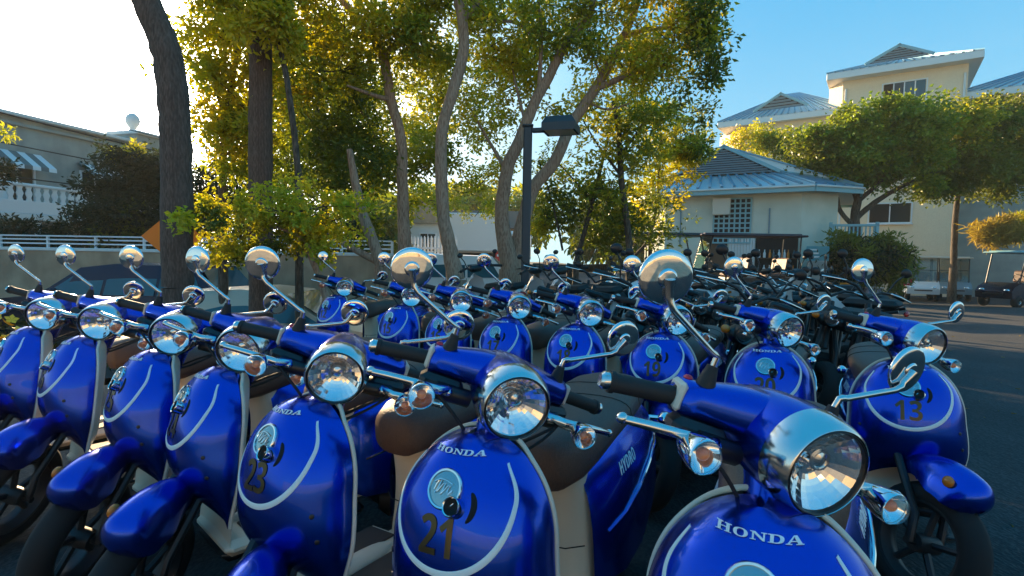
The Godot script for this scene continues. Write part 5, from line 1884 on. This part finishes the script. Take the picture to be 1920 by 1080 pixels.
	fm.mesh = sprig("fallen", 1, 0.07, 0.035, 0.01, 90)
	fm.instance_count = 420
	for k in 420:
		var q := Vector3(rng.randf_range(-2.5, 9.0), 0.012, -rng.randf_range(1.0, 16.0))
		q.y += ground_y(q)
		fm.set_instance_transform(k, Transform3D(Basis(Vector3.UP, rng.randf() * TAU) * Basis(Vector3.RIGHT, rng.randf_range(-0.3, 0.3)), q))
		fm.set_instance_color(k, Color(0.20, 0.12, 0.04).lerp(Color(0.30, 0.24, 0.06), rng.randf()))
	var fo := MultiMeshInstance3D.new()
	fo.name = "fallen_leaves"
	fo.multimesh = fm
	fo.material_override = M["ficus leaves"]
	add_child(fo, true)
	tag(fo, "dry leaves scattered over the asphalt", "leaves", "", "stuff")
	# tubs and flowers by the carts
	p = on_level(1588, 562, 0.0)
	o = thing("orange_tub", "orange bin standing by the fern bush", "bin", p)
	var tb := Mb.new()
	tb.lathe([Vector2(0.0001, 0.02), Vector2(0.19, 0.02), Vector2(0.20, 0), Vector2(0.24, 0.48), Vector2(0.26, 0.50), Vector2(0.26, 0.53), Vector2(0.23, 0.53), Vector2(0.19, 0.06), Vector2(0.0001, 0.06)], Transform3D(), 20)
	part("tub", tb, M["orange tub"], o)
	p = on_level(1632, 562, 0.0)
	o = thing("storage_box", "lavender grey plastic box on the ground right of the orange bin", "box", p)
	slab("box", Vector3(0, 0.18, 0), Vector3(0.5, 0.36, 0.4), M["plastic box"], o, 0.03)
	slab("lid", Vector3(0, 0.385, 0), Vector3(0.54, 0.05, 0.44), M["white trim"], o, 0.015)

func build_trees() -> void:
	var fl := sprig("ficus", 14, 0.10, 0.05, 0.17, 71)
	var fl2 := sprig("broad", 12, 0.12, 0.055, 0.20, 72)
	var gl: Material = M["ficus leaves"]
	var gs: Material = M["glossy leaves"]
	var pale: Material = M["pale bark"]
	# two palms at the left; their heads are above the picture
	var o := tree("palm_tree", "thick dark palm trunk bending left above the scooters", "palm", M["palm bark"], [[[334, 540, 5.6, 0.150], [332, 430, 5.6, 0.152], [330, 300, 5.6, 0.150], [326, 200, 5.6, 0.146], [315, 110, 5.6, 0.142], [290, 40, 5.6, 0.138], [255, -40, 5.6, 0.132], [200, -140, 5.6, 0.125], [130, -250, 5.6, 0.115]]], [], fl, gl, "palms on the planted edge")
	palm_head(o, at(130, -250, 5.6))
	o = tree("palm_tree", "straight slimmer palm trunk rising into the golden leaves", "palm", M["palm bark"], [[[489, 560, 7.2, 0.150], [489, 420, 7.2, 0.152], [488, 280, 7.2, 0.150], [489, 140, 7.2, 0.142], [488, 0, 7.2, 0.135], [486, -160, 7.2, 0.125]]], [], fl, gl, "palms on the planted edge")
	palm_head(o, at(486, -160, 7.2))
	# crown mass over the palms
	tree("street_tree", "golden leaved street tree behind the straight palm trunk", "tree", M["dark bark"], [[[417, 420, 7.9, 0.065], [418, 300, 7.9, 0.060], [430, 180, 7.9, 0.050], [450, 60, 7.9, 0.035]], [[425, 220, 7.9, 0.035], [400, 160, 7.9, 0.025], [385, 100, 7.9, 0.015]], [[432, 170, 7.9, 0.035], [480, 120, 7.9, 0.025], [520, 60, 7.9, 0.015]]],
		[[430, 60, 7.9, 80, 75, 80, "gold"], [410, 170, 7.9, 46, 90, 70, "gold"], [465, 190, 7.9, 85, 95, 80, "gold"], [430, 265, 7.9, 70, 55, 80, "gold"], [470, 310, 7.9, 70, 40, 60, "mid"], [368, 60, 7.9, 34, 40, 14, "mid"], [500, 250, 7.9, 60, 70, 30, "mid"], [285, 125, 7.9, 20, 30, 14, "mid"]], fl, gl)
	tree("street_tree", "broad green street tree filling the gap behind the leaning pale tree", "tree", M["dark bark"], [[[610, 450, 21.0, 0.20], [608, 330, 21.0, 0.18], [600, 220, 21.0, 0.14], [590, 120, 21.0, 0.08]]],
		[[560, 180, 20.5, 90, 100, 44, "mid"], [650, 230, 20.5, 90, 100, 44, "dark"], [545, 290, 20.5, 70, 70, 46, "dark"], [640, 330, 20.2, 80, 60, 44, "mid"], [735, 260, 21.0, 70, 120, 34, "mid"], [600, 90, 21.0, 110, 60, 36, "mid"], [500, 330, 20.5, 70, 60, 40, "dark"], [800, 200, 21.5, 60, 90, 24, "gold"], [780, 110, 21.5, 70, 60, 26, "gold"]], fl2, gl, "", 1.5)
	tree("leaning_tree", "leafy branches in front of the straight palm trunk, top at the picture's edge", "tree", M["dark bark"], [[[560, 330, 7.0, 0.05], [548, 220, 7.0, 0.045], [530, 110, 7.0, 0.04], [500, 20, 6.9, 0.03], [470, -60, 6.8, 0.02]]],
		[[480, 40, 6.8, 80, 42, 60, "gold"], [545, 75, 6.9, 65, 42, 70, "gold"], [440, -10, 6.8, 90, 30, 50, "gold"], [540, 20, 6.9, 80, 40, 60, "mid"]], fl, gl)
	# the pale trunked shade trees
	tree("shade_tree", "pale trunked tree left of the lamp, its top leaning left", "tree", pale, [[[760, 470, 8.8, 0.145], [757, 420, 8.8, 0.115], [754, 340, 8.8, 0.105], [752, 262, 8.8, 0.10], [733, 187, 8.8, 0.095], [718, 105, 8.8, 0.09], [690, 58, 8.8, 0.08], [655, 15, 8.8, 0.07], [600, -40, 8.8, 0.05]], [[733, 187, 8.8, 0.06], [705, 180, 8.6, 0.04], [650, 160, 8.4, 0.02]], [[718, 105, 8.8, 0.06], [760, 60, 9.0, 0.04], [800, 20, 9.2, 0.025]]],
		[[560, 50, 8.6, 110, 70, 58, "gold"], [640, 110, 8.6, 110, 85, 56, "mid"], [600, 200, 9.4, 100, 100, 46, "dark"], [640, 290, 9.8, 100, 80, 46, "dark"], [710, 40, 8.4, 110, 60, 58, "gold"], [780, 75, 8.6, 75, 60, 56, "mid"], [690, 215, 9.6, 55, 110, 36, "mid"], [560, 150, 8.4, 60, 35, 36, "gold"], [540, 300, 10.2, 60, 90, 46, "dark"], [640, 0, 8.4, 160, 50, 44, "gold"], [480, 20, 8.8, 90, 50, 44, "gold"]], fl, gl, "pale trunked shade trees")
	tree("shade_tree", "pale trunked tree next left of the lamp, nearly upright with a kink", "tree", pale, [[[855, 525, 8.2, 0.165], [842, 460, 8.2, 0.13], [831, 400, 8.2, 0.11], [827, 292, 8.2, 0.105], [831, 233, 8.2, 0.10], [852, 163, 8.2, 0.098], [869, 97, 8.2, 0.095], [866, 31, 8.2, 0.088], [850, -30, 8.2, 0.08], [830, -120, 8.2, 0.05]], [[866, 40, 8.2, 0.06], [900, 0, 8.4, 0.04], [940, -40, 8.6, 0.03]]],
		[[835, 170, 9.6, 55, 60, 50, "gold"], [905, 130, 11.5, 60, 50, 34, "gold"], [880, 210, 12.0, 55, 50, 34, "mid"], [925, 290, 12.5, 45, 60, 26, "gold"], [800, 250, 11.0, 50, 60, 40, "mid"], [790, 370, 13.0, 50, 36, 34, "gold"], [890, 400, 15.0, 60, 26, 26, "mid"], [800, 300, 10.0, 45, 90, 50, "mid"], [800, 20, 8.6, 70, 50, 60, "gold"], [900, 250, 10.0, 60, 60, 22, "gold"], [890, 340, 10.4, 55, 55, 30, "gold"], [860, -40, 8.2, 120, 60, 60, "mid"]], fl, gl, "pale trunked shade trees")
	tree("shade_tree", "big forked pale tree right behind the lamp post", "tree", pale, [[[958, 505, 9.4, 0.21], [944, 440, 9.4, 0.16], [941, 389, 9.4, 0.14], [953, 311, 9.4, 0.13], [975, 262, 9.4, 0.12], [998, 202, 9.4, 0.11], [1029, 144, 9.4, 0.10], [1064, 74, 9.4, 0.09], [1103, 35, 9.4, 0.075], [1116, -20, 9.4, 0.05]],
		[[962, 500, 9.5, 0.17], [982, 410, 9.5, 0.14], [1002, 350, 9.5, 0.13], [1040, 303, 9.5, 0.12], [1072, 233, 9.5, 0.11], [1118, 163, 9.5, 0.10], [1157, 93, 9.5, 0.085], [1184, 35, 9.5, 0.07], [1204, -20, 9.5, 0.05]],
		[[1116, 167, 9.5, 0.07], [1165, 146, 9.4, 0.06], [1204, 132, 9.3, 0.05], [1235, 90, 9.2, 0.03]], [[1172, 68, 9.5, 0.055], [1223, 54, 9.4, 0.045], [1282, 55, 9.3, 0.035], [1322, 70, 9.2, 0.018]],
		[[1010, 178, 9.4, 0.05], [1015, 66, 9.3, 0.035], [1008, -10, 9.2, 0.02]], [[1006, 74, 9.3, 0.03], [967, 43, 9.2, 0.035], [920, 36, 9.1, 0.03], [870, 2, 9.0, 0.02]], [[985, 230, 9.4, 0.035], [965, 150, 9.6, 0.025], [955, 90, 9.8, 0.012]], [[950, 320, 9.4, 0.05], [920, 270, 9.8, 0.035], [880, 200, 10.0, 0.02]], [[1130, 150, 9.5, 0.03], [1110, 100, 9.4, 0.02], [1085, 30, 9.3, 0.012]], [[1100, 190, 9.5, 0.03], [1140, 205, 9.8, 0.02], [1190, 190, 10, 0.012]]],
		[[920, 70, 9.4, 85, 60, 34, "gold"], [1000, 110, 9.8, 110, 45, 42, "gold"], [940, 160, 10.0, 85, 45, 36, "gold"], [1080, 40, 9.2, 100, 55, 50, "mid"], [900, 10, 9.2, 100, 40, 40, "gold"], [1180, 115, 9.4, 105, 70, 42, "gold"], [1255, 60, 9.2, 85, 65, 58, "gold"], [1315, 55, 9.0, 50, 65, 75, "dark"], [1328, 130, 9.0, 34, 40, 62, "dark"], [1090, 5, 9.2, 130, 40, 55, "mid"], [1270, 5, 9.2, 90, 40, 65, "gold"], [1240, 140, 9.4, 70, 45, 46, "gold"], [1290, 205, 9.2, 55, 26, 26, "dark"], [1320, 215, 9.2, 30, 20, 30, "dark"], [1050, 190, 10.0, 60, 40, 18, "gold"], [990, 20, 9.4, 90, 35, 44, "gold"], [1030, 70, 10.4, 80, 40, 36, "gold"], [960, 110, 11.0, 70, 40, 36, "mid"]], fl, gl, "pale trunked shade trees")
	tree("young_tree", "slender dark trunked tree between the lamp post and the hut", "tree", M["dark bark"], [[[1182, 490, 11.5, 0.09], [1176, 420, 11.5, 0.08], [1165, 340, 11.5, 0.075], [1161, 262, 11.5, 0.065], [1150, 190, 11.5, 0.05]], [[1163, 290, 11.5, 0.04], [1200, 240, 11.5, 0.03], [1247, 155, 11.4, 0.015]], [[1165, 330, 11.5, 0.04], [1120, 270, 11.6, 0.025], [1090, 220, 11.6, 0.012]]],
		[[1135, 205, 11.5, 65, 55, 45, "mid"], [1200, 235, 11.3, 60, 70, 45, "mid"], [1150, 320, 11.8, 60, 70, 40, "mid"], [1190, 420, 12.2, 75, 55, 60, "dark"], [1085, 385, 12.4, 75, 55, 55, "dark"], [1110, 450, 12.6, 50, 28, 40, "dark"]], fl2, gl)
	tree("young_tree", "leaning slim tree whose golden crown hangs over the hut roof", "tree", M["dark bark"], [[[1220, 440, 13.2, 0.05], [1232, 380, 13.2, 0.045], [1236, 320, 13.2, 0.04], [1240, 250, 13.2, 0.03]], [[1190, 480, 13.2, 0.05], [1215, 450, 13.2, 0.045], [1228, 400, 13.2, 0.035]]],
		[[1265, 265, 13.0, 72, 45, 60, "gold"], [1300, 280, 13.0, 40, 34, 60, "dark"], [1235, 325, 13.0, 55, 55, 45, "gold"], [1225, 230, 13.2, 60, 40, 40, "mid"], [1222, 395, 13.4, 42, 35, 30, "gold"]], fl2, gl)
	tree("young_tree", "thin bare leaning tree crossing the bright gap right of the lamp", "tree", M["dark bark"], [[[1080, 490, 12.0, 0.07], [1100, 420, 12.0, 0.06], [1118, 350, 12.0, 0.05], [1142, 250, 12.0, 0.04], [1160, 180, 12.0, 0.02]], [[1055, 470, 12.0, 0.03], [1045, 420, 12.0, 0.03], [1030, 360, 12.0, 0.02], [1010, 300, 12.0, 0.012]], [[1110, 380, 12.0, 0.03], [1070, 330, 12.0, 0.02], [1040, 300, 12.0, 0.01]]],
		[[1050, 330, 12.2, 50, 45, 22, "gold"], [1010, 290, 12.4, 40, 40, 20, "mid"], [1030, 400, 12.6, 40, 34, 35, "mid"], [1000, 430, 12.8, 24, 50, 30, "gold"]], fl, gl)
	tree("leaning_tree", "leaning pale forked tree between the palms and the shade trees", "tree", pale, [[[716, 500, 8.0, 0.11], [700, 455, 8.0, 0.10], [680, 400, 8.0, 0.09], [668, 350, 8.0, 0.075], [655, 280, 8.0, 0.05]], [[712, 492, 8.0, 0.07], [680, 476, 8.0, 0.06], [640, 455, 8.0, 0.04]]],
		[[660, 330, 9.0, 75, 60, 60, "dark"], [730, 350, 9.6, 40, 80, 45, "mid"], [700, 420, 10.0, 40, 40, 40, "dark"]], fl, gl)
	# the low sunlit tree in front of the palms
	tree("low_tree", "low sunlit leafy tree spreading in front of the palm trunks", "tree", pale, [[[612, 560, 6.4, 0.055], [596, 510, 6.4, 0.05], [576, 465, 6.4, 0.045], [560, 440, 6.4, 0.03]], [[596, 505, 6.4, 0.025], [570, 450, 6.3, 0.02], [500, 420, 6.2, 0.012]]],
		[[330, 412, 5.2, 32, 24, 120, "bright"], [372, 425, 5.6, 55, 28, 130, "dark"], [450, 430, 6.2, 75, 55, 110, "mid"], [470, 385, 6.0, 80, 36, 120, "bright"], [560, 385, 6.0, 90, 42, 120, "bright"], [630, 400, 6.4, 60, 50, 160, "bright"], [570, 445, 6.4, 85, 36, 110, "mid"], [615, 470, 6.2, 40, 26, 120, "gold"], [430, 475, 6.0, 60, 18, 120, "bright"], [500, 480, 6.3, 60, 24, 150, "dark"]], sprig("round", 14, 0.06, 0.036, 0.12, 73), gs)
	# masses at the left, in front of the house
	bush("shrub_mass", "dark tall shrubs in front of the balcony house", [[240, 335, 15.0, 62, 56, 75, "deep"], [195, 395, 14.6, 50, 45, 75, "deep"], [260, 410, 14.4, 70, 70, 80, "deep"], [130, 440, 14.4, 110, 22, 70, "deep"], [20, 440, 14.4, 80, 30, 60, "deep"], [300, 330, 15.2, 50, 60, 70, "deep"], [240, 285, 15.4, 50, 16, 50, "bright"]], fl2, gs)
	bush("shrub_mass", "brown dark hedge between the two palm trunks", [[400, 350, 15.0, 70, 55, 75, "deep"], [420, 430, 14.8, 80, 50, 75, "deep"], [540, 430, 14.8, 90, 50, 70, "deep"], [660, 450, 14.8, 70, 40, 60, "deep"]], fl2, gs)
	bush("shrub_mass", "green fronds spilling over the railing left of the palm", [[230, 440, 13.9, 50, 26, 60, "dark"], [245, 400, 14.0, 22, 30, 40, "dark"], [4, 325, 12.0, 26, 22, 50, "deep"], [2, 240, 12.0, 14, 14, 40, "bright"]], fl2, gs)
	# far tree line
	bush("far_trees", "far line of trees behind the box truck and fence", [[760, 400, 46, 90, 40, 16, "mid"], [830, 380, 50, 60, 30, 14, "gold"], [900, 385, 52, 70, 34, 14, "mid"], [980, 420, 48, 50, 60, 14, "mid"], [1130, 440, 44, 90, 45, 16, "dark"], [1230, 430, 40, 90, 60, 18, "dark"], [690, 430, 30, 60, 50, 24, "dark"], [1330, 420, 44, 70, 60, 14, "dark"]], sprig("far", 12, 0.34, 0.17, 0.55, 74), gl, 2.0)
	# spreading tree before the cream building
	tree("spreading_tree", "broad spreading green tree in front of the cream building", "tree", M["dark bark"], [[[1602, 425, 19.5, 0.20], [1604, 395, 19.5, 0.17], [1608, 370, 19.5, 0.15], [1590, 340, 19.5, 0.10]], [[1604, 410, 19.6, 0.13], [1640, 380, 19.6, 0.11], [1690, 350, 19.6, 0.09], [1760, 320, 19.6, 0.06]], [[1596, 420, 19.4, 0.10], [1575, 395, 19.4, 0.09], [1570, 370, 19.4, 0.07]], [[1606, 380, 19.5, 0.10], [1660, 330, 19.0, 0.07], [1680, 280, 18.6, 0.05]]],
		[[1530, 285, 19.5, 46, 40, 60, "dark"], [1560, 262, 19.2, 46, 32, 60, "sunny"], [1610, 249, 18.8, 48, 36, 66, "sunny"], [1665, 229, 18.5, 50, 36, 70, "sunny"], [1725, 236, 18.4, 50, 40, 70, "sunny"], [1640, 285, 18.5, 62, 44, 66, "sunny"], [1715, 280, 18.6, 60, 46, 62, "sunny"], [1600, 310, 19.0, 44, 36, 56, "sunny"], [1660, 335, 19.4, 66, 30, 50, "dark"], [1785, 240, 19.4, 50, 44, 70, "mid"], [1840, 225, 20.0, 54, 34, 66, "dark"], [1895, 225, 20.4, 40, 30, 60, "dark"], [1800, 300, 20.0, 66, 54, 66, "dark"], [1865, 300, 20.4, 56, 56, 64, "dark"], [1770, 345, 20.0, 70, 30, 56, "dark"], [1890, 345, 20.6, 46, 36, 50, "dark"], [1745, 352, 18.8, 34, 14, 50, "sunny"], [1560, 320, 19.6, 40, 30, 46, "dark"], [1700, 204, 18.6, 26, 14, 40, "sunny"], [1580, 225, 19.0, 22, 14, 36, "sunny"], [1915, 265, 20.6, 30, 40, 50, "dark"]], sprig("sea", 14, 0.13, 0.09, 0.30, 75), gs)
	tree("spreading_tree", "yellow green tree showing above the hut roof, by the white end wall", "tree", M["dark bark"], [[[1450, 440, 24.0, 0.12], [1450, 330, 24.0, 0.10], [1452, 285, 24.0, 0.06]]],
		[[1420, 265, 24.0, 48, 24, 40, "gold"], [1465, 275, 24.0, 45, 28, 40, "mid"], [1500, 290, 23.0, 50, 34, 45, "dark"]], sprig("sea", 14, 0.13, 0.09, 0.30, 75), gl)
	tree("slim_tree", "tall slim dark trunk against the grey wing of the cream building", "tree", M["dark bark"], [[[1788, 500, 22.0, 0.14], [1790, 430, 22.0, 0.13], [1796, 360, 22.0, 0.11], [1800, 300, 22.0, 0.09]]], [], fl, gs)
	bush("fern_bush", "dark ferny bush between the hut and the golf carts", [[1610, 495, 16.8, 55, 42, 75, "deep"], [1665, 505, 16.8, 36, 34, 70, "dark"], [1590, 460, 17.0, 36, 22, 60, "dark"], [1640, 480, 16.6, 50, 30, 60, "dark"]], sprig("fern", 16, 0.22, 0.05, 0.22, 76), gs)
	bush("dry_bush", "straw yellow grassy bush above the teal cart roof", [[1880, 436, 21.0, 46, 22, 60, "dry"], [1845, 436, 21.0, 22, 16, 50, "dry"], [1915, 425, 21.2, 30, 30, 50, "gold"]], sprig("straw", 16, 0.34, 0.03, 0.22, 77), gl)
	bush("red_flower_bush", "low bush with red flowers beside the white cart", [[1690, 535, 20.0, 22, 14, 80, "dark"]], fl2, gs)
	for k in 14:
		var p := at(1690 + rng.randfn() * 12, 528 + rng.randfn() * 5, 19.6)
		var b := Mb.new()
		b.ball(Vector3.ZERO, Vector3(0.06, 0.045, 0.06), Basis(), 7, 4)
		var f := part("flower", b, M["red petal"], get_node("red_flower_bush"))
		f.position = p - get_node("red_flower_bush").position
	# flowering shrub at the left end of the front row
	bush("flower_shrub", "yellow flowering shrub at the left end of the scooter row", [[10, 650, 3.35, 55, 60, 220, "deep"], [70, 640, 3.7, 45, 45, 200, "deep"], [-60, 660, 3.4, 60, 70, 200, "deep"], [215, 660, 3.9, 30, 40, 160, "deep"]], sprig("small", 14, 0.05, 0.022, 0.08, 78), gs)
	var sh: Node3D = get_node("flower_shrub")
	for k in 34:
		var p := at(rng.randf_range(-40, 66), rng.randf_range(595, 690), rng.randf_range(3.0, 3.12)) if k < 26 else at(rng.randf_range(200, 240), rng.randf_range(640, 690), 3.7)
		var b := Mb.new()
		var tilt := Basis(Vector3.UP, rng.randf() * TAU) * Basis(Vector3.RIGHT, rng.randf_range(0.3, 1.4))
		for q in 5:
			var a := TAU * q / 5.0
			var u := tilt * Vector3(cos(a), 0.25, sin(a))
			var v := tilt * Vector3(-sin(a), 0, cos(a))
			b.quad(Vector3.ZERO, u * 0.020 - v * 0.013, u * 0.036, u * 0.020 + v * 0.013)
		var f := part("flower", b, M["yellow petal"], sh, 60.0)
		f.position = p - sh.position

func palm_head(o: Node3D, top: Vector3) -> void:
	for k in 16:
		var a := TAU * k / 16.0 + rng.randf() * 0.3
		var out := Vector3(cos(a), 0, sin(a))
		var up0 := rng.randf_range(0.2, 0.9)
		var b := Mb.new()
		var p := top - o.position
		var dir := (out + Vector3(0, up0, 0)).normalized()
		var pts := [p]
		for s in 9:
			p += dir * 0.24
			dir = (dir + Vector3(0, -0.14, 0)).normalized()
			pts.append(p)
		b.tube(pts, 0.012, 5)
		for s in range(1, 9):
			for sg in [-1, 1]:
				for h in 3:
					var q: Vector3 = pts[s].lerp(pts[s + 1], h / 3.0)
					var side: Vector3 = out.cross(Vector3.UP) * sg
					var l := 0.55 * sin(PI * (s + 1) / 10.5)
					var tip: Vector3 = q + side * l * 0.85 + (pts[s + 1] - pts[s]) * 1.2 + Vector3(0, -l * 0.35, 0)
					b.tri(q, q + (pts[s + 1] - pts[s]) * 0.12, tip)
		var f := part("frond", b, M["ficus leaves"], o, 0.0)
		f.material_override = frond_mat()

var frond_m: StandardMaterial3D
func frond_mat() -> StandardMaterial3D:
	if frond_m == null:
		frond_m = mat("palm frond", 0.06, 0.09, 0.02, 0.5)
		frond_m.backlight_enabled = true
		frond_m.backlight = Color(0.6, 0.6, 0.2)
	return frond_m

func bush(called: String, label: String, blobs: Array, leaf: ArrayMesh, m: Material, size := 1.0) -> void:
	var q0: Array = blobs[0]
	var base := grounded(at(q0[0], q0[1], q0[2]))
	var o := thing(called, label, "trees" if called == "far_trees" else "shrub", base)
	if called == "far_trees": o.set_meta("kind", "stuff")
	var world := []
	for q in blobs:
		var c := at(q[0], q[1], q[2])
		var k: float = q[2] / FOC
		world.append([c - base, Vector3(q[3] * k, q[4] * k, minf(q[3], q[4]) * k * 1.1), 1.9 * PI * q[3] * q[4] * k * k * q[5] / (size * size), q[6]])
	crown(o, "foliage", world, leaf, m, TONES, size)

func build_scooters() -> void:
	var proto := make_blue_scooter()
	# where each one stands and the way it points
	var front := [
		[0.595, -1.078, -30.0, 2.0, "", "nearest blue scooter, whose big chrome headlight turns towards the road"],
		[0.120, -1.396, -27.5, -5.0, "21", "blue scooter numbered 21 with its round headlight facing us"],
		[-0.305, -1.622, -33.9, 0.0, "23", "blue scooter numbered 23 parked next to scooter 21"],
		[-0.669, -1.924, -45.0, 0.0, "24", "blue scooter next after number 23, sunlight glinting on its fender"],
		[-1.081, -2.206, -39.5, -1.0, "25", "blue scooter third from the flowering shrub, in the front row"],
		[-1.58, -2.50, -40.0, 0.0, "26", "blue scooter second from the flowering shrub, sun glinting on its headlight rim"],
		[-2.02, -2.74, -40.0, 0.0, "27", "blue scooter at the far end of the front row beside the yellow flowers"],
	]
	var back := [
		[1.715, -2.311, -29.5, 4.0, "13", "blue scooter numbered 13 at the road end of the second row"],
		[1.351, -2.646, -29.5, 4.0, "20", "blue scooter numbered 20 with round emblem, in the second row"],
		[0.97, -2.95, -32.0, 0.0, "19", "blue scooter numbered 19 behind the big chrome mirror"],
		[0.582, -3.232, -34.0, -1.8, "18", "blue scooter with headlight beside the twin lamps, left of number 19"],
		[0.183, -3.517, -33.0, -1.5, "17", "blue scooter in the second row straight below the lamp post"],
		[-0.20, -3.86, -34.0, 0.0, "16", "blue scooter in the second row behind the round mirror of number 21"],
		[-0.60, -4.20, -34.0, 0.0, "15", "blue scooter in the second row, its lamp half hidden by a mirror stalk"],
		[-1.36, -5.05, -34.0, 0.0, "12", "blue scooter standing apart at the far end of the second row"],
	]
	var first := true
	for q in front + back:
		var tf := Transform3D(Basis(Vector3.UP, deg_to_rad(q[2])) * Basis(Vector3.BACK, deg_to_rad(2.8)), Vector3(q[0], 0, q[1]))
		var o: Node3D
		if first:
			o = proto
			o.transform = tf
			o.set_meta("label", q[5])
			first = false
		else:
			o = copy(proto, q[5], tf)
		if q[4] != "": o.set_meta("number", q[4])
	# every mirror is set a little differently
	for o in get_children():
		if not o.has_node("front_panel"): continue
		for nm in ["mirror", "mirror_001"]:
			var mir: MeshInstance3D = o.get_node(nm)
			var c := mir.mesh.get_aabb().get_center()
			var r := Basis(Vector3.UP, rng.randf_range(-0.10, 0.10)) * Basis(Vector3.RIGHT, rng.randf_range(-0.07, 0.07))
			mir.transform = steer * Transform3D(r, c - r * c)
	for o in get_children():
		if o.has_meta("number"):
			number_on(o, o.get_meta("number"))
			o.remove_meta("number")
	var ruckus := make_black_scooter()
	var tl := Vector3(0, 0.74, 0.60)
	var spots := [[1160, 597, 0.80, "black twin lamp scooter beside the blue scooter left of number 19"], [1383, 610, 0.80, "black twin lamp scooter between blue scooters 19 and 20"], [1553, 584, 0.80, "black twin lamp scooter near the road, behind blue scooter 20"], [1336, 562, 0.78, "black twin lamp scooter with a green front, under the hut window"], [1440, 566, 0.78, "black twin lamp scooter close in front of the long golf cart"], [1250, 552, 0.78, "black twin lamp scooter in front of the black roofed cart"]]
	first = true
	for q in spots:
		var b := Basis(Vector3.UP, deg_to_rad(-30.0)) * Basis(Vector3.BACK, -deg_to_rad(6.0))
		var lp := on_level(q[0], q[1], q[2])
		var off := b * tl
		var tf := Transform3D(b, Vector3(lp.x - off.x, 0, lp.z - off.z))
		if first:
			ruckus.transform = tf
			ruckus.set_meta("label", q[3])
			first = false
		else: copy(ruckus, q[3], tf)
	var extra := [[2.75, -4.3, -28], [2.30, -4.75, -33], [1.85, -5.2, -30], [1.40, -5.6, -34], [0.95, -6.1, -31], [0.50, -6.5, -36], [3.1, -5.6, -30], [2.65, -6.1, -35], [2.15, -6.6, -31], [3.9, -6.3, -140], [4.4, -7.2, -145], [1.65, -7.1, -33], [3.4, -7.3, -38], [1.1, -7.6, -30]]
	var tell := ["black twin lamp scooter nearest the road in the third row", "black twin lamp scooter second from the road in the third row", "black twin lamp scooter third from the road in the third row", "black twin lamp scooter in the third row, four places from the road", "black twin lamp scooter in the third row, five places from the road", "black twin lamp scooter at the far end of the third row", "black twin lamp scooter nearest the road in the fourth row", "black twin lamp scooter second from the road in the fourth row", "black twin lamp scooter third from the road in the fourth row", "black twin lamp scooter turned away, nearest the fern bush", "black twin lamp scooter turned away, beside the sign pillar", "black twin lamp scooter in the fourth row below the black cart roof", "black twin lamp scooter before the display case of bottles", "black twin lamp scooter by the slender dark tree"]
	for i in extra.size():
		var q: Array = extra[i]
		copy(ruckus, tell[i], Transform3D(Basis(Vector3.UP, deg_to_rad(q[2])) * Basis(Vector3.BACK, -0.09), Vector3(q[0], 0, q[1])))
	var moped := make_white_scooter()
	var where := [[1150, 510, 6.6, 40], [1215, 512, 7.0, 60], [1300, 512, 7.6, 120], [1365, 512, 8.0, 130], [1425, 514, 8.6, 110], [1480, 515, 9.2, 115], [1090, 505, 6.8, -140], [1040, 508, 7.0, -145], [925, 508, 7.4, -140], [1250, 505, 9.5, 70], [1190, 505, 9.2, -140], [1530, 520, 8.4, -150]]
	var words := ["white moped behind the big chrome mirror, nose towards the hut", "white moped left of the hut, in front of the black roofed cart", "white moped standing before the hut wall, left of the lattice window", "white moped parked below the lattice window", "white moped standing in front of the white screen boards", "white moped near the display case of bottles", "white moped with its tail towards us, right of the pole fence", "white moped seen from behind in front of the pole fence", "white moped seen from behind, left of the lamp post", "white moped farther back beside the black roofed cart", "white moped under the slender dark tree, tail towards us", "white moped beside the sign pillar, tail towards us"]
	for i in where.size():
		var q: Array = where[i]
		var p := at(q[0], q[1], q[2])
		var tf := Transform3D(Basis(Vector3.UP, deg_to_rad(q[3])) * Basis(Vector3.BACK, -0.12), Vector3(p.x, 0, p.z))
		if i == 0:
			moped.transform = tf
			moped.set_meta("label", words[i])
		else: copy(moped, words[i], tf)
